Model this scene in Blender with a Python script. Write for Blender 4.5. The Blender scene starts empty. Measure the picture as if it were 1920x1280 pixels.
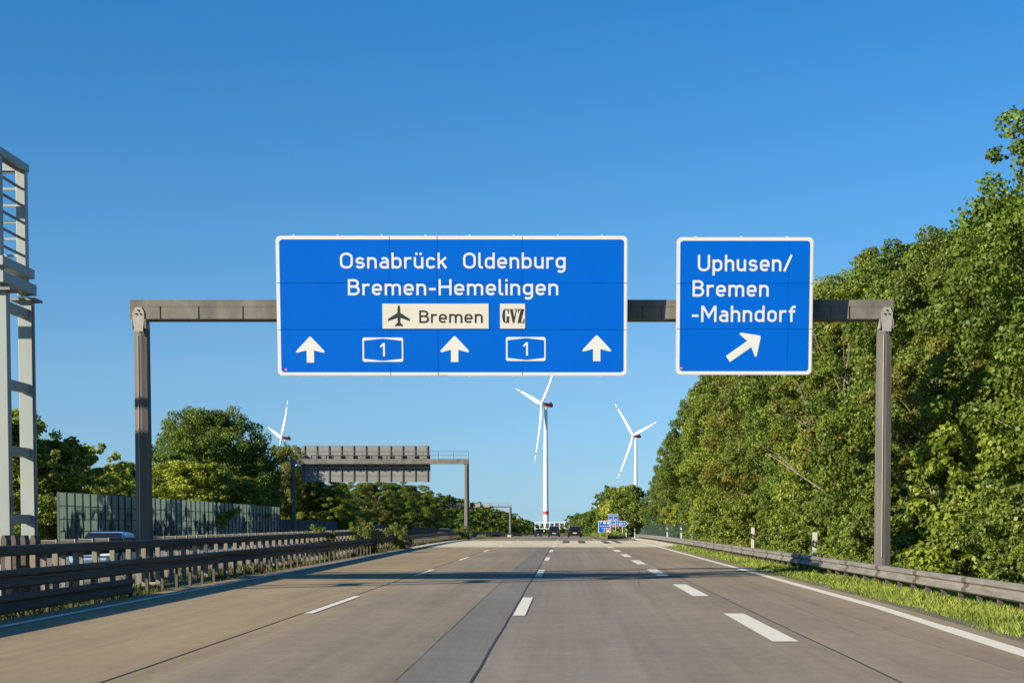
import bpy, bmesh, math, random
import numpy as np
from mathutils import Vector, Matrix
R = math.radians
S = bpy.context.scene
C = S.collection

# ---------------------------------------------------------------- camera, light, sky
F, CX, HOR, H = 2860.0, 1060.0, 980.0, 1.5      # focal length and vanishing point in photo pixels, eye height in metres
PITCH = R(2.5)
CYP = HOR + F*math.tan(PITCH)
cam = bpy.data.cameras.new('camera'); camo = bpy.data.objects.new('camera', cam); C.objects.link(camo)
camo.location = (0, 0, H); camo.rotation_euler = (R(90)-PITCH, 0, 0)
cam.sensor_width = 36; cam.lens = F/1920*36
cam.shift_x = (960-CX)/1920; cam.shift_y = (CYP-640)/1920
cam.clip_start = .1; cam.clip_end = 12000
S.camera = camo
SUN = Vector((2.15, 1.42, -1.0)).normalized()
ELEV = math.asin(-SUN.z); AZ = math.atan2(-SUN.x, -SUN.y)
w = bpy.data.worlds.new('World'); S.world = w; w.use_nodes = True
nt = w.node_tree; nt.nodes.clear()
sky = nt.nodes.new('ShaderNodeTexSky'); sky.sky_type = 'NISHITA'; sky.sun_disc = False
sky.sun_elevation = ELEV; sky.sun_rotation = AZ % (2*math.pi)
sky.altitude = 1500; sky.air_density = .8; sky.dust_density = 0; sky.ozone_density = 8
bg = nt.nodes.new('ShaderNodeBackground'); bg.inputs[1].default_value = .112
out = nt.nodes.new('ShaderNodeOutputWorld')
# colour balance of the clear sky by height above the horizon
tcw = nt.nodes.new('ShaderNodeTexCoord'); spw = nt.nodes.new('ShaderNodeSeparateXYZ'); rpw = nt.nodes.new('ShaderNodeValToRGB'); mxw = nt.nodes.new('ShaderNodeMix')
mxw.data_type = 'RGBA'; mxw.blend_type = 'MULTIPLY'; mxw.inputs[0].default_value = 1; mxw.clamp_result = False
e = rpw.color_ramp.elements
for i, (z, c) in enumerate(((.0035, (0.748, 0.802, 0.832)), (0.028, (0.988, 0.919, 0.81)), (0.0975, (1.416, 1.235, 0.946)), (0.199, (1.066, 1.375, 1.155)), (0.324, (0.644, 1.425, 1.349)))):
    el = e[i] if i < 2 else e.new(.5+i*.01)
    el.position = z; el.color = (*[k/1.5 for k in c], 1)
nt.links.new(tcw.outputs['Generated'], spw.inputs[0]); nt.links.new(spw.outputs[2], rpw.inputs[0])
nt.links.new(sky.outputs[0], mxw.inputs[6]); nt.links.new(rpw.outputs[0], mxw.inputs[7])
nt.links.new(mxw.outputs[2], bg.inputs[0]); nt.links.new(bg.outputs[0], out.inputs[0])
sl = bpy.data.lights.new('sun', 'SUN'); sl.energy = 5.0; sl.angle = R(.5); sl.color = (1, .91, .75)
so = bpy.data.objects.new('sun', sl); C.objects.link(so); so.rotation_euler = SUN.to_track_quat('-Z', 'Y').to_euler(); so.location = (-60, -60, 60)
S.view_settings.view_transform = 'Standard'; S.view_settings.look = 'None'
S.view_settings.exposure = 0.85; S.view_settings.gamma = 1.0
S.render.engine = 'CYCLES'
S.cycles.max_bounces = 6; S.cycles.transparent_max_bounces = 8

# ---------------------------------------------------------------- helpers
def P(x, y, Y):
    """world point at distance Y seen at photo pixel x, y"""
    u = (x-CX)/F; v = -(y-CYP)/F
    c, s = math.cos(PITCH), math.sin(PITCH)
    d = Vector((u, c+v*s, -s+v*c))
    return Vector((0, 0, H)) + d*(Y/d.y)
def lerp(pts, Y):
    xs, ys = zip(*pts); return float(np.interp(Y, xs, ys))
ZR = [(0,0),(100,0),(125,-.03),(150,-.11),(206,-.45),(245,-.75),(400,-2.1),(520,-3.1),(900,-6.0),(1300,-7.2),(6000,-8)]
LE = [(0,-8.05),(22,-8.15),(49,-8.5),(113,-9.4),(188,-9.8),(900,-9.9)]
RE = [(0,5.0),(17.5,5.27),(27,5.58),(50,5.72),(102,5.9),(900,6.2)]
zr = lambda Y: lerp(ZR, Y)
le = lambda Y: lerp(LE, Y)
re_ = lambda Y: lerp(RE, Y)
YS = list(np.arange(-30, 100, 10))+list(np.arange(100, 300, 12))+list(range(300, 960, 50))

def tag(o, label=None, cat=None, group=None, kind=None):
    if label: o['label'] = label
    if cat: o['category'] = cat
    if group: o['group'] = group
    if kind: o['kind'] = kind
    return o
def empty(name, loc, label=None, cat=None, group=None, rz=0):
    o = bpy.data.objects.new(name, None); C.objects.link(o); o.location = loc; o.rotation_euler = (0, 0, rz)
    o.empty_display_size = .3
    return tag(o, label, cat, group)
class MB:
    def __init__(s): s.v = []; s.f = []; s.m = []; s.cm = 0
    def add(s, vs, fs):
        n = len(s.v); s.v += [tuple(v) for v in vs]; s.f += [tuple(i+n for i in f) for f in fs]; s.m += [s.cm]*len(fs)
    def box(s, c, d, M=None):
        x, y, z = [k/2 for k in d]; c = Vector(c)
        vs = [Vector((a*x, b*y, e*z)) for e in (-1, 1) for a, b in ((-1,-1),(1,-1),(1,1),(-1,1))]
        vs = [(M @ v if M else v)+c for v in vs]
        s.add(vs, [(3,2,1,0),(4,5,6,7),(0,1,5,4),(1,2,6,5),(2,3,7,6),(3,0,4,7)]); return s
    def bar(s, a, b, w_, h_=None):
        a = Vector(a); b = Vector(b); h_ = h_ or w_; d = b-a
        q = d.to_track_quat('Y', 'Z').to_matrix()
        return s.box((a+b)/2, (w_, d.length, h_), q)
    def tube(s, pts, rad, n=8, cap=True):
        rings = []
        pts = [Vector(p) for p in pts]
        if not hasattr(rad, '__len__'): rad = [rad]*len(pts)
        b0 = len(s.v); up = Vector((.13, .21, .97))
        vs = []
        for i, p in enumerate(pts):
            t = (pts[min(i+1, len(pts)-1)]-pts[max(i-1, 0)]).normalized()
            x = t.cross(up)
            if x.length < .1: x = t.cross(Vector((1, 0, 0)))
            x.normalize(); y = t.cross(x)
            vs += [p+(x*math.cos(2*math.pi*k/n)+y*math.sin(2*math.pi*k/n))*rad[i] for k in range(n)]
        fs = [(i*n+k, i*n+(k+1) % n, (i+1)*n+(k+1) % n, (i+1)*n+k) for i in range(len(pts)-1) for k in range(n)]
        if cap: fs += [tuple(range(n))[::-1], tuple((len(pts)-1)*n+k for k in range(n))]
        s.add(vs, fs); return s
    def prism(s, poly, y0, y1):
        """polygon in x,z extruded along y"""
        n = len(poly)
        vs = [(x, y0, z) for x, z in poly]+[(x, y1, z) for x, z in poly]
        fs = [tuple(range(n)), tuple(range(2*n-1, n-1, -1))]+[(i, i+n, (i+1) % n+n, (i+1) % n) for i in range(n)]
        s.add(vs, fs); return s
    def strip(s, L, Rr):
        n = len(L); s.add(list(L)+list(Rr), [(i, n+i, n+i+1, i+1) for i in range(n-1)]); return s
    def build(s, name, mats, parent=None, smooth=False, bevel=0):
        me = bpy.data.meshes.new(name); me.from_pydata(s.v, [], s.f); 
        for m in (mats if isinstance(mats, (list, tuple)) else [mats]): me.materials.append(m)
        me.polygons.foreach_set('material_index', s.m)
        if smooth: me.polygons.foreach_set('use_smooth', [True]*len(s.f))
        bm = bmesh.new(); bm.from_mesh(me); bmesh.ops.recalc_face_normals(bm, faces=bm.faces); bm.to_mesh(me); bm.free()
        o = bpy.data.objects.new(name, me); C.objects.link(o)
        if parent: o.parent = parent
        if bevel:
            b = o.modifiers.new('bevel', 'BEVEL'); b.width = bevel; b.segments = 2; b.limit_method = 'ANGLE'
        return o
def copy_tree(o, parent=None):
    c = o.copy(); C.objects.link(c); c.parent = parent
    for ch in list(o.children): copy_tree(ch, c)
    return c

# ---------------------------------------------------------------- materials
def mat(name, col, rough=.6, metal=0, var=0, scale=2.0, stretch=(1,1,1), col2=None, bump=0, bscale=40, spec=.5, detail=6):
    m = bpy.data.materials.new(name); m.use_nodes = True; t = m.node_tree; b = t.nodes['Principled BSDF']
    b.inputs['Roughness'].default_value = rough; b.inputs['Metallic'].default_value = metal
    b.inputs['Specular IOR Level'].default_value = spec
    b.inputs['Base Color'].default_value = (*col, 1)
    tc = t.nodes.new('ShaderNodeTexCoord'); mp = t.nodes.new('ShaderNodeMapping'); mp.inputs['Scale'].default_value = stretch
    t.links.new(tc.outputs['Object'], mp.inputs[0])
    if var or col2:
        n = t.nodes.new('ShaderNodeTexNoise'); n.inputs['Scale'].default_value = scale; n.inputs['Detail'].default_value = detail
        n.inputs['Roughness'].default_value = .62
        t.links.new(mp.outputs[0], n.inputs[0])
        r = t.nodes.new('ShaderNodeValToRGB'); r.color_ramp.elements[0].position = .32; r.color_ramp.elements[1].position = .68
        c2 = col2 or tuple(min(1, k*(1+var)) for k in col); c1 = col if col2 else tuple(k*(1-var) for k in col)
        r.color_ramp.elements[0].color = (*c1, 1); r.color_ramp.elements[1].color = (*c2, 1)
        t.links.new(n.outputs['Fac'], r.inputs[0]); t.links.new(r.outputs[0], b.inputs['Base Color'])
    if bump:
        n2 = t.nodes.new('ShaderNodeTexNoise'); n2.inputs['Scale'].default_value = bscale; n2.inputs['Detail'].default_value = 4
        bp = t.nodes.new('ShaderNodeBump'); bp.inputs['Strength'].default_value = bump; bp.inputs['Distance'].default_value = .02
        t.links.new(mp.outputs[0], n2.inputs[0]); t.links.new(n2.outputs['Fac'], bp.inputs['Height']); t.links.new(bp.outputs[0], b.inputs['Normal'])
    return m
def foliage_mat(name, dark, light, trans=.3):
    m = bpy.data.materials.new(name); m.use_nodes = True; t = m.node_tree; b = t.nodes['Principled BSDF']; o = t.nodes['Material Output']
    a = t.nodes.new('ShaderNodeAttribute'); a.attribute_name = 'tone'
    mx = t.nodes.new('ShaderNodeMix'); mx.data_type = 'RGBA'; mx.inputs[6].default_value = (*dark, 1); mx.inputs[7].default_value = (*light, 1)
    t.links.new(a.outputs['Fac'], mx.inputs[0])
    oi = t.nodes.new('ShaderNodeObjectInfo')
    mu = t.nodes.new('ShaderNodeMix'); mu.data_type = 'RGBA'; mu.blend_type = 'MULTIPLY'; mu.inputs[0].default_value = 1
    t.links.new(mx.outputs[2], mu.inputs[6]); t.links.new(oi.outputs['Color'], mu.inputs[7])
    b.inputs['Roughness'].default_value = .5; b.inputs['Specular IOR Level'].default_value = .35
    t.links.new(mu.outputs[2], b.inputs['Base Color'])
    tr = t.nodes.new('ShaderNodeBsdfTranslucent'); t.links.new(mu.outputs[2], tr.inputs[0])
    ms = t.nodes.new('ShaderNodeMixShader'); ms.inputs[0].default_value = trans
    t.links.new(b.outputs[0], ms.inputs[1]); t.links.new(tr.outputs[0], ms.inputs[2]); t.links.new(ms.outputs[0], o.inputs[0])
    return m
def road_mat(name, lanes, streak=.10, grain=.2):
    """lanes: list of (x, colour) blended across the carriageway"""
    m = bpy.data.materials.new(name); m.use_nodes = True; t = m.node_tree; b = t.nodes['Principled BSDF']; N = t.nodes.new; Lk = t.links.new
    b.inputs['Roughness'].default_value = .82; b.inputs['Specular IOR Level'].default_value = .25
    tc = N('ShaderNodeTexCoord'); sp = N('ShaderNodeSeparateXYZ'); Lk(tc.outputs['Object'], sp.inputs[0])
    mr = N('ShaderNodeMapRange'); mr.inputs[1].default_value = -10; mr.inputs[2].default_value = 10; Lk(sp.outputs[0], mr.inputs[0])
    cr = N('ShaderNodeValToRGB'); e = cr.color_ramp.elements
    for i, (x, c) in enumerate(lanes):
        el = e[i] if i < 2 else e.new(.5)
        el.position = (x+10)/20; el.color = (*c, 1)
    Lk(mr.outputs[0], cr.inputs[0])
    def noise(sc, st, det=5):
        mp = N('ShaderNodeMapping'); mp.inputs['Scale'].default_value = st; Lk(tc.outputs['Object'], mp.inputs[0])
        n = N('ShaderNodeTexNoise'); n.inputs['Scale'].default_value = sc; n.inputs['Detail'].default_value = det; n.inputs['Roughness'].default_value = .6; Lk(mp.outputs[0], n.inputs[0]); return n
    def mul(col, n, lo, hi, p0=.3, p1=.7):
        r = N('ShaderNodeMapRange'); r.inputs[1].default_value = p0; r.inputs[2].default_value = p1; r.inputs[3].default_value = lo; r.inputs[4].default_value = hi
        Lk(n.outputs['Fac'], r.inputs[0])
        x = N('ShaderNodeMix'); x.data_type = 'RGBA'; x.blend_type = 'MULTIPLY'; x.inputs[0].default_value = 1
        Lk(col, x.inputs[6]); Lk(r.outputs[0], x.inputs[7]); return x.outputs[2]
    c = mul(cr.outputs[0], noise(1.0, (1.6, .045, 1), 6), 1-streak*1.6, 1+streak)
    c = mul(c, noise(.22, (1, .5, 1), 6), .86, 1.12)
    c = mul(c, noise(60, (1, .6, 1), 3), 1-grain, 1+grain, .25, .75)
    c = mul(c, noise(7, (1, .5, 1), 6), .92, 1.08)
    c = mul(c, noise(3.2, (2.2, .012, 1), 4), .9, 1.06)
    c = mul(c, noise(1.4, (1, 1, 1), 8), .93, 1.06)
    Lk(c, b.inputs['Base Color'])
    n2 = noise(90, (1, 1, 1), 3); bp = N('ShaderNodeBump'); bp.inputs['Strength'].default_value = .35; bp.inputs['Distance'].default_value = .01
    Lk(n2.outputs['Fac'], bp.inputs['Height']); Lk(bp.outputs[0], b.inputs['Normal'])
    return m
BE = (.325, .243, .137); BE2 = (.285, .228, .155); GR = (.245, .206, .166); GRD = (.20, .163, .126); BL = (.198, .18, .152); BR = (.325, .242, .145)
M = {}
M['road'] = road_mat('road_asphalt', [(-9, BE), (-4.4, BE), (-3.6, BE2), (-2.3, (.26,.208,.144)), (-1.63, (.25,.207,.152)), (-1.6, BL), (-.93, BL), (-.85, GR), (.15, (.24,.197,.152)), (.75, GR), (1.3, (.165,.135,.105)), (1.75, GR), (2.15, (.175,.143,.112)), (2.6, GR), (3.2, BR), (4.2, (.29,.22,.138)), (4.7, (.22,.17,.115)), (5.1, BR), (9, BR)])
M['road2'] = road_mat('far_carriageway_asphalt', [(-10, (.24,.20,.15)), (10, (.24,.20,.15))])
M['concrete_deck'] = road_mat('bridge_concrete', [(-10, (.62,.545,.38)), (10, (.62,.545,.38))], .06, .06)
M['paint'] = mat('road_paint', (.76,.70,.56), .6, var=.09, scale=9, bump=.1)
M['worn_paint'] = mat('worn_road_paint', (.55,.54,.5), .7, var=.2, scale=5, bump=.1)
M['seam'] = mat('joint_tar', (.035,.033,.03), .7, var=.3, scale=3)
M['crack'] = mat('hairline_crack', (.10,.085,.068), .9, var=.3, scale=3)
M['patch'] = mat('dark_asphalt_patch', (.07,.068,.068), .75, var=.2, scale=2)
M['soil'] = mat('verge_soil', (.13,.105,.07), .95, col2=(.10,.10,.045), scale=1.8, bump=.4, bscale=12)
M['ground'] = mat('field_ground', (.06,.085,.03), .95, col2=(.09,.10,.045), scale=.05, bump=.3, bscale=3)
M['blue'] = mat('sign_blue_sheeting', (.0,.098,.47), .6, var=.03, scale=.7, spec=.05)
M['white'] = mat('sign_white_sheeting', (.58,.575,.53), .45, var=.03, scale=2, spec=.35)
M['plate'] = mat('cream_plate_sheeting', (.55,.52,.43), .5, var=.03, scale=2)
M['black'] = mat('black_legend', (.018,.018,.018), .5)
M['aluminium'] = mat('weathered_aluminium', (.52,.52,.50), .5, .3, var=.1, scale=3)
M['joint'] = mat('panel_joint', (.0,.06,.28), .8, spec=0)
M['joint_white'] = mat('panel_joint_on_border', (.28,.28,.27), .8, spec=0)
M['gantry'] = mat('weathered_gantry_steel', (.095,.086,.070), .78, col2=(.19,.174,.146), scale=1.1, stretch=(1.6,1,.8), bump=.15, bscale=14)
M['gantry_post'] = mat('brown_grey_post_steel', (.092,.083,.068), .75, col2=(.14,.128,.106), scale=1.5, stretch=(3,3,.25), bump=.1, bscale=14)
M['gusset'] = mat('pale_gusset_steel', (.31,.285,.25), .55, .1, var=.12, scale=4)
M['bolt'] = mat('dark_bolt_steel', (.05,.048,.045), .5, .5)
M['galv'] = mat('galvanised_rail', (.16,.138,.112), .55, .2, col2=(.27,.245,.21), scale=1.6, stretch=(2,.5,5), bump=.08)
M['galv_dark'] = mat('shade_dark_rail_steel', (.062,.047,.034), .8, .0, col2=(.11,.088,.066), scale=1.2, stretch=(2,.4,6))  # dark brown rail steel, with the left rails' shade put into the colour
M['galv_post'] = mat('rail_post_steel', (.20,.175,.14), .6, .15, var=.12, scale=3)
M['pale_steel'] = mat('pale_green_grey_tower_paint', (.27,.295,.265), .5, .05, var=.06, scale=1.2, stretch=(2,2,.5))
M['sign_back'] = mat('sign_back_aluminium', (.20,.198,.182), .7, .0, var=.10, scale=.8)
M['pale_truss'] = mat('pale_truss_paint', (.58,.62,.54), .6)
M['turbine'] = mat('turbine_white', (.80,.80,.77), .4, var=.02, scale=.1)
M['red'] = mat('turbine_red', (.52,.035,.04), .45)
M['wood_post'] = mat('delineator_white', (.50,.48,.43), .5, var=.06, scale=6)
M['bark'] = mat('bark', (.15,.12,.085), .9, col2=(.29,.245,.18), scale=5, stretch=(3,3,.6), bump=.6, bscale=9)
M['glass'] = mat('dark_car_glass', (.012,.016,.02), .08, spec=.6)
M['tyre'] = mat('tyre_rubber', (.015,.015,.015), .8)
M['rim'] = mat('wheel_rim_alloy', (.4,.4,.4), .35, .7)
M['lamp_red'] = mat('red_tail_lens', (.14,.008,.008), .3)
M['lamp_clear'] = mat('clear_lamp_lens', (.7,.72,.74), .15)
M['concrete'] = mat('pale_concrete', (.33,.295,.23), .85, var=.14, scale=1.5, bump=.2, bscale=20)
M['fence'] = mat('green_fence_wire', (.03,.055,.045), .6)
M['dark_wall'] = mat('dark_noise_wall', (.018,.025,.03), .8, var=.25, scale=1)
M['wall_frame'] = mat('noise_wall_post_steel', (.07,.085,.08), .6, .2)
M['leaf'] = foliage_mat('leaf_green', (.085,.125,.02), (.285,.345,.058), .46)
M['grass'] = foliage_mat('grass_blades', (.12,.17,.02), (.38,.43,.07), .4)
def wall_panel_mat():
    m = mat('cloudy_green_noise_wall_panel', (.15,.19,.165), .35, col2=(.23,.275,.24), scale=.35, stretch=(1,1,.5))
    t = m.node_tree; b = t.nodes['Principled BSDF']; o = t.nodes['Material Output']
    tr = t.nodes.new('ShaderNodeBsdfTranslucent'); tr.inputs[0].default_value = (.50,.58,.50,1)
    ms = t.nodes.new('ShaderNodeMixShader'); ms.inputs[0].default_value = .5
    tc = t.nodes.new('ShaderNodeTexCoord'); sp = t.nodes.new('ShaderNodeSeparateXYZ'); t.links.new(tc.outputs['Object'], sp.inputs[0])
    mr = t.nodes.new('ShaderNodeMapRange'); mr.inputs[1].default_value = 3.0; mr.inputs[2].default_value = 2.5; t.links.new(sp.outputs[2], mr.inputs[0])
    n = t.nodes.new('ShaderNodeTexNoise'); n.inputs['Scale'].default_value = .45; n.inputs['Detail'].default_value = 7; n.inputs['Roughness'].default_value = .7; t.links.new(tc.outputs['Object'], n.inputs[0])
    r = t.nodes.new('ShaderNodeValToRGB'); r.color_ramp.elements[0].position = .5; r.color_ramp.elements[1].position = .54; t.links.new(n.outputs['Fac'], r.inputs[0])
    ml = t.nodes.new('ShaderNodeMath'); ml.operation = 'MULTIPLY'; t.links.new(mr.outputs[0], ml.inputs[0]); t.links.new(r.outputs[0], ml.inputs[1])
    n2 = t.nodes.new('ShaderNodeTexNoise'); n2.inputs['Scale'].default_value = 1.6; t.links.new(tc.outputs['Object'], n2.inputs[0])
    r2 = t.nodes.new('ShaderNodeValToRGB'); e = r2.color_ramp.elements; e[0].position = .4; e[0].color = (.10,.075,.055,1); e[1].position = .6; e[1].color = (.30,.27,.22,1); t.links.new(n2.outputs['Fac'], r2.inputs[0])
    df = t.nodes.new('ShaderNodeBsdfDiffuse'); t.links.new(r2.outputs[0], df.inputs[0])
    m2 = t.nodes.new('ShaderNodeMixShader'); t.links.new(ml.outputs[0], m2.inputs[0])
    t.links.new(b.outputs[0], ms.inputs[1]); t.links.new(tr.outputs[0], ms.inputs[2]); t.links.new(ms.outputs[0], m2.inputs[1]); t.links.new(df.outputs[0], m2.inputs[2]); t.links.new(m2.outputs[0], o.inputs[0]); return m
M['wall_panel'] = wall_panel_mat()

# ---------------------------------------------------------------- ground and roads
def sheet(name, xl, xr, ys, dz, m, kind='structure'):
    b = MB(); b.strip([(xl(Y), Y, zr(Y)+dz) for Y in ys], [(xr(Y), Y, zr(Y)+dz) for Y in ys])
    return tag(b.build(name, m), kind=kind)
g = MB()
gx = [-4000,-600,-120,-60,-31,-29,-12.5,-11.5,-8.95,6.0,6.6,9,12,20,60,600,4000]
gz = [-2,-1,-.8,-.6,-.4,-.3,-.3,-.12,-.06,-.05,-.06,-.1,-.25,-.5,-1,-1,-2]
gy = [-200]+YS+[1300,2500,6000]
g.add([(x, y, zr(max(y,0))+dz) for y in gy for x, dz in zip(gx, gz)],
      [(j*len(gx)+i, j*len(gx)+i+1, (j+1)*len(gx)+i+1, (j+1)*len(gx)+i) for j in range(len(gy)-1) for i in range(len(gx)-1)])
tag(g.build('ground', M['ground']), kind='structure')
yr = [y for y in YS if y <= 900]
sheet('road', lambda Y: le(Y)-.55, lambda Y: re_(Y)+.42, yr, 0, M['road'])
sheet('opposite_road', lambda Y: -27.2, lambda Y: -12.6-.4*min(1, max(0,(Y-50)/80)), yr, -.2, M['road2'])
yb = [y for y in YS if 170 <= y <= 320]
b = MB(); ry = [142,160,180,200,225,260,300]
b.strip([(3.6+.00042*(Y-142)**2+.028*(Y-142), Y, zr(Y)+.03) for Y in ry], [(6.4+.0006*(Y-142)**2+.034*(Y-142), Y, zr(Y)+.03) for Y in ry])
tag(b.build('exit_road', M['road2']), kind='structure')
deck_y = [95,100,108,116,124,130,134]
sheet('bridge_deck', lambda Y: le(Y)-.5, lambda Y: re_(Y)+1.15, deck_y, .005, M['concrete_deck'])
b = MB()
b.strip([(7.05, Y, zr(Y)) for Y in (96,110,125,140,160)], [(8.2, Y, zr(Y)) for Y in (96,110,125,140,160)])
for x, y0, y1, w_ in ((-.25,116,133,.55),(1.0,114,133,.55),(2.9,112,132,.5),(3.9,115,134,.45)):
    ys = np.linspace(y0, y1, 4); b = MB(); b.strip([(x+.004*(Y-y0), Y, zr(Y)+.01) for Y in ys], [(x+w_+.004*(Y-y0), Y, zr(Y)+.01) for Y in ys])
    tag(b.build('asphalt_patch', M['patch']), kind='structure')
# joints between the lanes, edge lines and dashes
for x in (-4.37, -.89, 3.16):
    b = MB(); ys = np.arange(8, 96, 2.0); rr = random.Random(int(x*100)); ox = [x+rr.uniform(-.008, .008) for _ in ys]
    b.strip([(a-.014, Y, .004) for a, Y in zip(ox, ys)], [(a+.014, Y, .004) for a, Y in zip(ox, ys)])
    tag(b.build('road_joint', M['seam']), kind='structure')
ym = sorted(set([y for y in YS if y >= 0 and y < 420]+[17.5,22,27,49,50,102,113]))
sheet('left_edge_line', lambda Y: le(Y)-.08, lambda Y: le(Y)+.08, ym, .009, M['paint'])
yR = [y for y in ym if y <= 22.5]; yR2 = [y for y in ym if 22 <= y <= 170]
sheet('right_edge_line', lambda Y: re_(Y)-.14, lambda Y: re_(Y)+.14, yR, .009, M['paint'])
sheet('right_edge_line', lambda Y: re_(Y)-.13, lambda Y: re_(Y)+.10, yR2, .009, M['paint'])
def dashes(x, w_, y0, ln, period, n, m):
    for i in range(n):
        a = y0+i*period; b = MB(); ys = [a, a+ln/2, a+ln]
        b.strip([(x, Y, zr(Y)+.009) for Y in ys], [(x+w_, Y, zr(Y)+.009) for Y in ys])
        tag(b.build('lane_dash', m), kind='structure')
dashes(-4.33, .15, 25.2, 6, 18, 14, M['paint'])
dashes(-.85, .2, 24.6, 6, 18, 14, M['paint'])
dashes(2.62, .33, 19.2, 6, 12, 12, M['paint'])
sheet('verge_soil', lambda Y: re_(Y)+.40, lambda Y: re_(Y)+.40+.38*(1+.35*math.sin(Y*1.7)), [y for y in np.arange(10, 96, 1.0)], -.022, M['soil'])
for k, (x0, y0, x1, y1) in enumerate(((3.9,20,4.9,52),(1.75,36,2.5,52),(-1.62,9,-1.64,70),(4.55,14,4.75,46))):
    rr = random.Random(k+5); n = int((y1-y0)*2); b = MB(); px_ = 0; L = []; Q = []
    for i in range(n+1):
        t = i/n; px_ = px_*.9+rr.uniform(-.025,.025)*(0 if k == 2 else 1); wd_ = rr.uniform(.002,.007)
        L.append((x0+(x1-x0)*t+px_-wd_, y0+(y1-y0)*t, .004)); Q.append((x0+(x1-x0)*t+px_+wd_, y0+(y1-y0)*t, .004))
    b.strip(L, Q); tag(b.build('road_crack', M['crack']), kind='structure')
# grass island in the gore
b = MB(); iy = [152,158,170,190,215,240]
hw = [.1,.7,1.4,2.0,2.6,3.0]
cxs = [4.3+(y-152)*.028 for y in iy]
for k in range(len(iy)-1):
    for a0, a1, z0, z1 in ((-1,-.6,.05,.32),(-.6,.6,.32,.36),(.6,1,.36,.05)):
        b.add([(cxs[k]+hw[k]*a0, iy[k], zr(iy[k])+z0), (cxs[k]+hw[k]*a1, iy[k], zr(iy[k])+z1), (cxs[k+1]+hw[k+1]*a1, iy[k+1], zr(iy[k+1])+z1), (cxs[k+1]+hw[k+1]*a0, iy[k+1], zr(iy[k+1])+z0)], [(0,1,2,3)])
tag(b.build('gore_island', M['soil']), kind='structure')

# ---------------------------------------------------------------- grass
def blades(name, n, sample, hmin, hmax, seed, m, color=(1,1,1,1)):
    rg = np.random.default_rng(seed)
    x, y, z, hs = sample(rg, n)
    h = rg.uniform(hmin, hmax, n)*hs; a = rg.uniform(0, 2*np.pi, n); wd = np.clip(y*.00028, .006, .05)*rg.uniform(.8, 1.5, n)
    lean = rg.normal(0, .35, (n, 2))*h[:, None]
    dx, dy = np.cos(a)*wd, np.sin(a)*wd
    v = np.empty((n, 4, 3), np.float32)
    v[:,0] = np.stack([x-dx, y-dy, z], 1); v[:,1] = np.stack([x+dx, y+dy, z], 1)
    v[:,2] = np.stack([x+lean[:,0]*.5+dx*.7, y+lean[:,1]*.5+dy*.7, z+h*.65], 1); v[:,3] = np.stack([x+lean[:,0], y+lean[:,1], z+h], 1)
    f = (np.arange(n)[:,None]*4+np.array([0,1,2,0,2,3])).astype(np.int32)
    me = bpy.data.meshes.new(name); me.vertices.add(4*n); me.vertices.foreach_set('co', v.ravel())
    me.loops.add(6*n); me.loops.foreach_set('vertex_index', f.ravel()); me.polygons.add(2*n); me.polygons.foreach_set('loop_start', np.arange(2*n, dtype=np.int32)*3)
    me.update(calc_edges=True); me.materials.append(m)
    at = me.attributes.new('tone', 'FLOAT', 'POINT'); at.data.foreach_set('value', np.repeat(np.clip(rg.normal(.5,.25,n)+.25*np.sin(x*2.1+y*.7), 0, 1), 4).astype(np.float32))
    o = bpy.data.objects.new(name, me); C.objects.link(o); o.color = color
    return o
def samp_right(rg, n):
    y = np.exp(rg.uniform(np.log(13), np.log(150), n)); e0 = np.interp(y, *zip(*RE))+.46
    x = e0+rg.uniform(0, 1, n)**.9*(9.5-e0); x += rg.normal(0, .05, n)
    z = np.interp(y, *zip(*ZR))-.06-.04*np.clip((x-6.6)/2.4, 0, 1)
    edge = np.clip((x-e0)/.5, .35, 1)
    ok = 1-((y > 98) & (x < 8.4)); return x, y, z, edge*(.75+.35*np.sin(x*3.3+y*.9)*np.sin(y*.37))*np.where(ok, 1, .01)
tag(blades('verge_grass', 120000, samp_right, .10, .24, 1, M['grass'], (1,1,1,1)), 'bright green grass verge under the guard rail beside the exit lane', 'grass', kind='stuff')
def samp_med(rg, n):
    y = np.exp(rg.uniform(np.log(17), np.log(230), n)); e0 = np.interp(y, *zip(*LE))-.62
    x = e0-rg.uniform(0, 1, n)**1.3*(e0+12.3)
    c = np.sin(x*1.7+y*.31)*np.sin(y*.53+x)
    z = np.interp(y, *zip(*ZR))-.1
    return x, y, z, np.clip(.55+.6*c, .15, 1.3)
tag(blades('median_grass', 30000, samp_med, .06, .22, 2, M['grass'], (.45,.38,.42,1)), 'thin dry grass on the median strip under the guard rails', 'grass', kind='stuff')
def samp_gore(rg, n):
    y = rg.uniform(153, 225, n); c = 4.3+(y-152)*.028; h_ = np.interp(y, iy, hw)
    return c+rg.uniform(-.95, .95, n)*h_, y, np.interp(y, *zip(*ZR))+.22, np.ones(n)
tag(blades('gore_grass', 9000, samp_gore, .2, .5, 3, M['grass'], (.85,.85,.9,1)), 'grass on the gore island below the exit sign', 'grass', kind='stuff')

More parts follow.
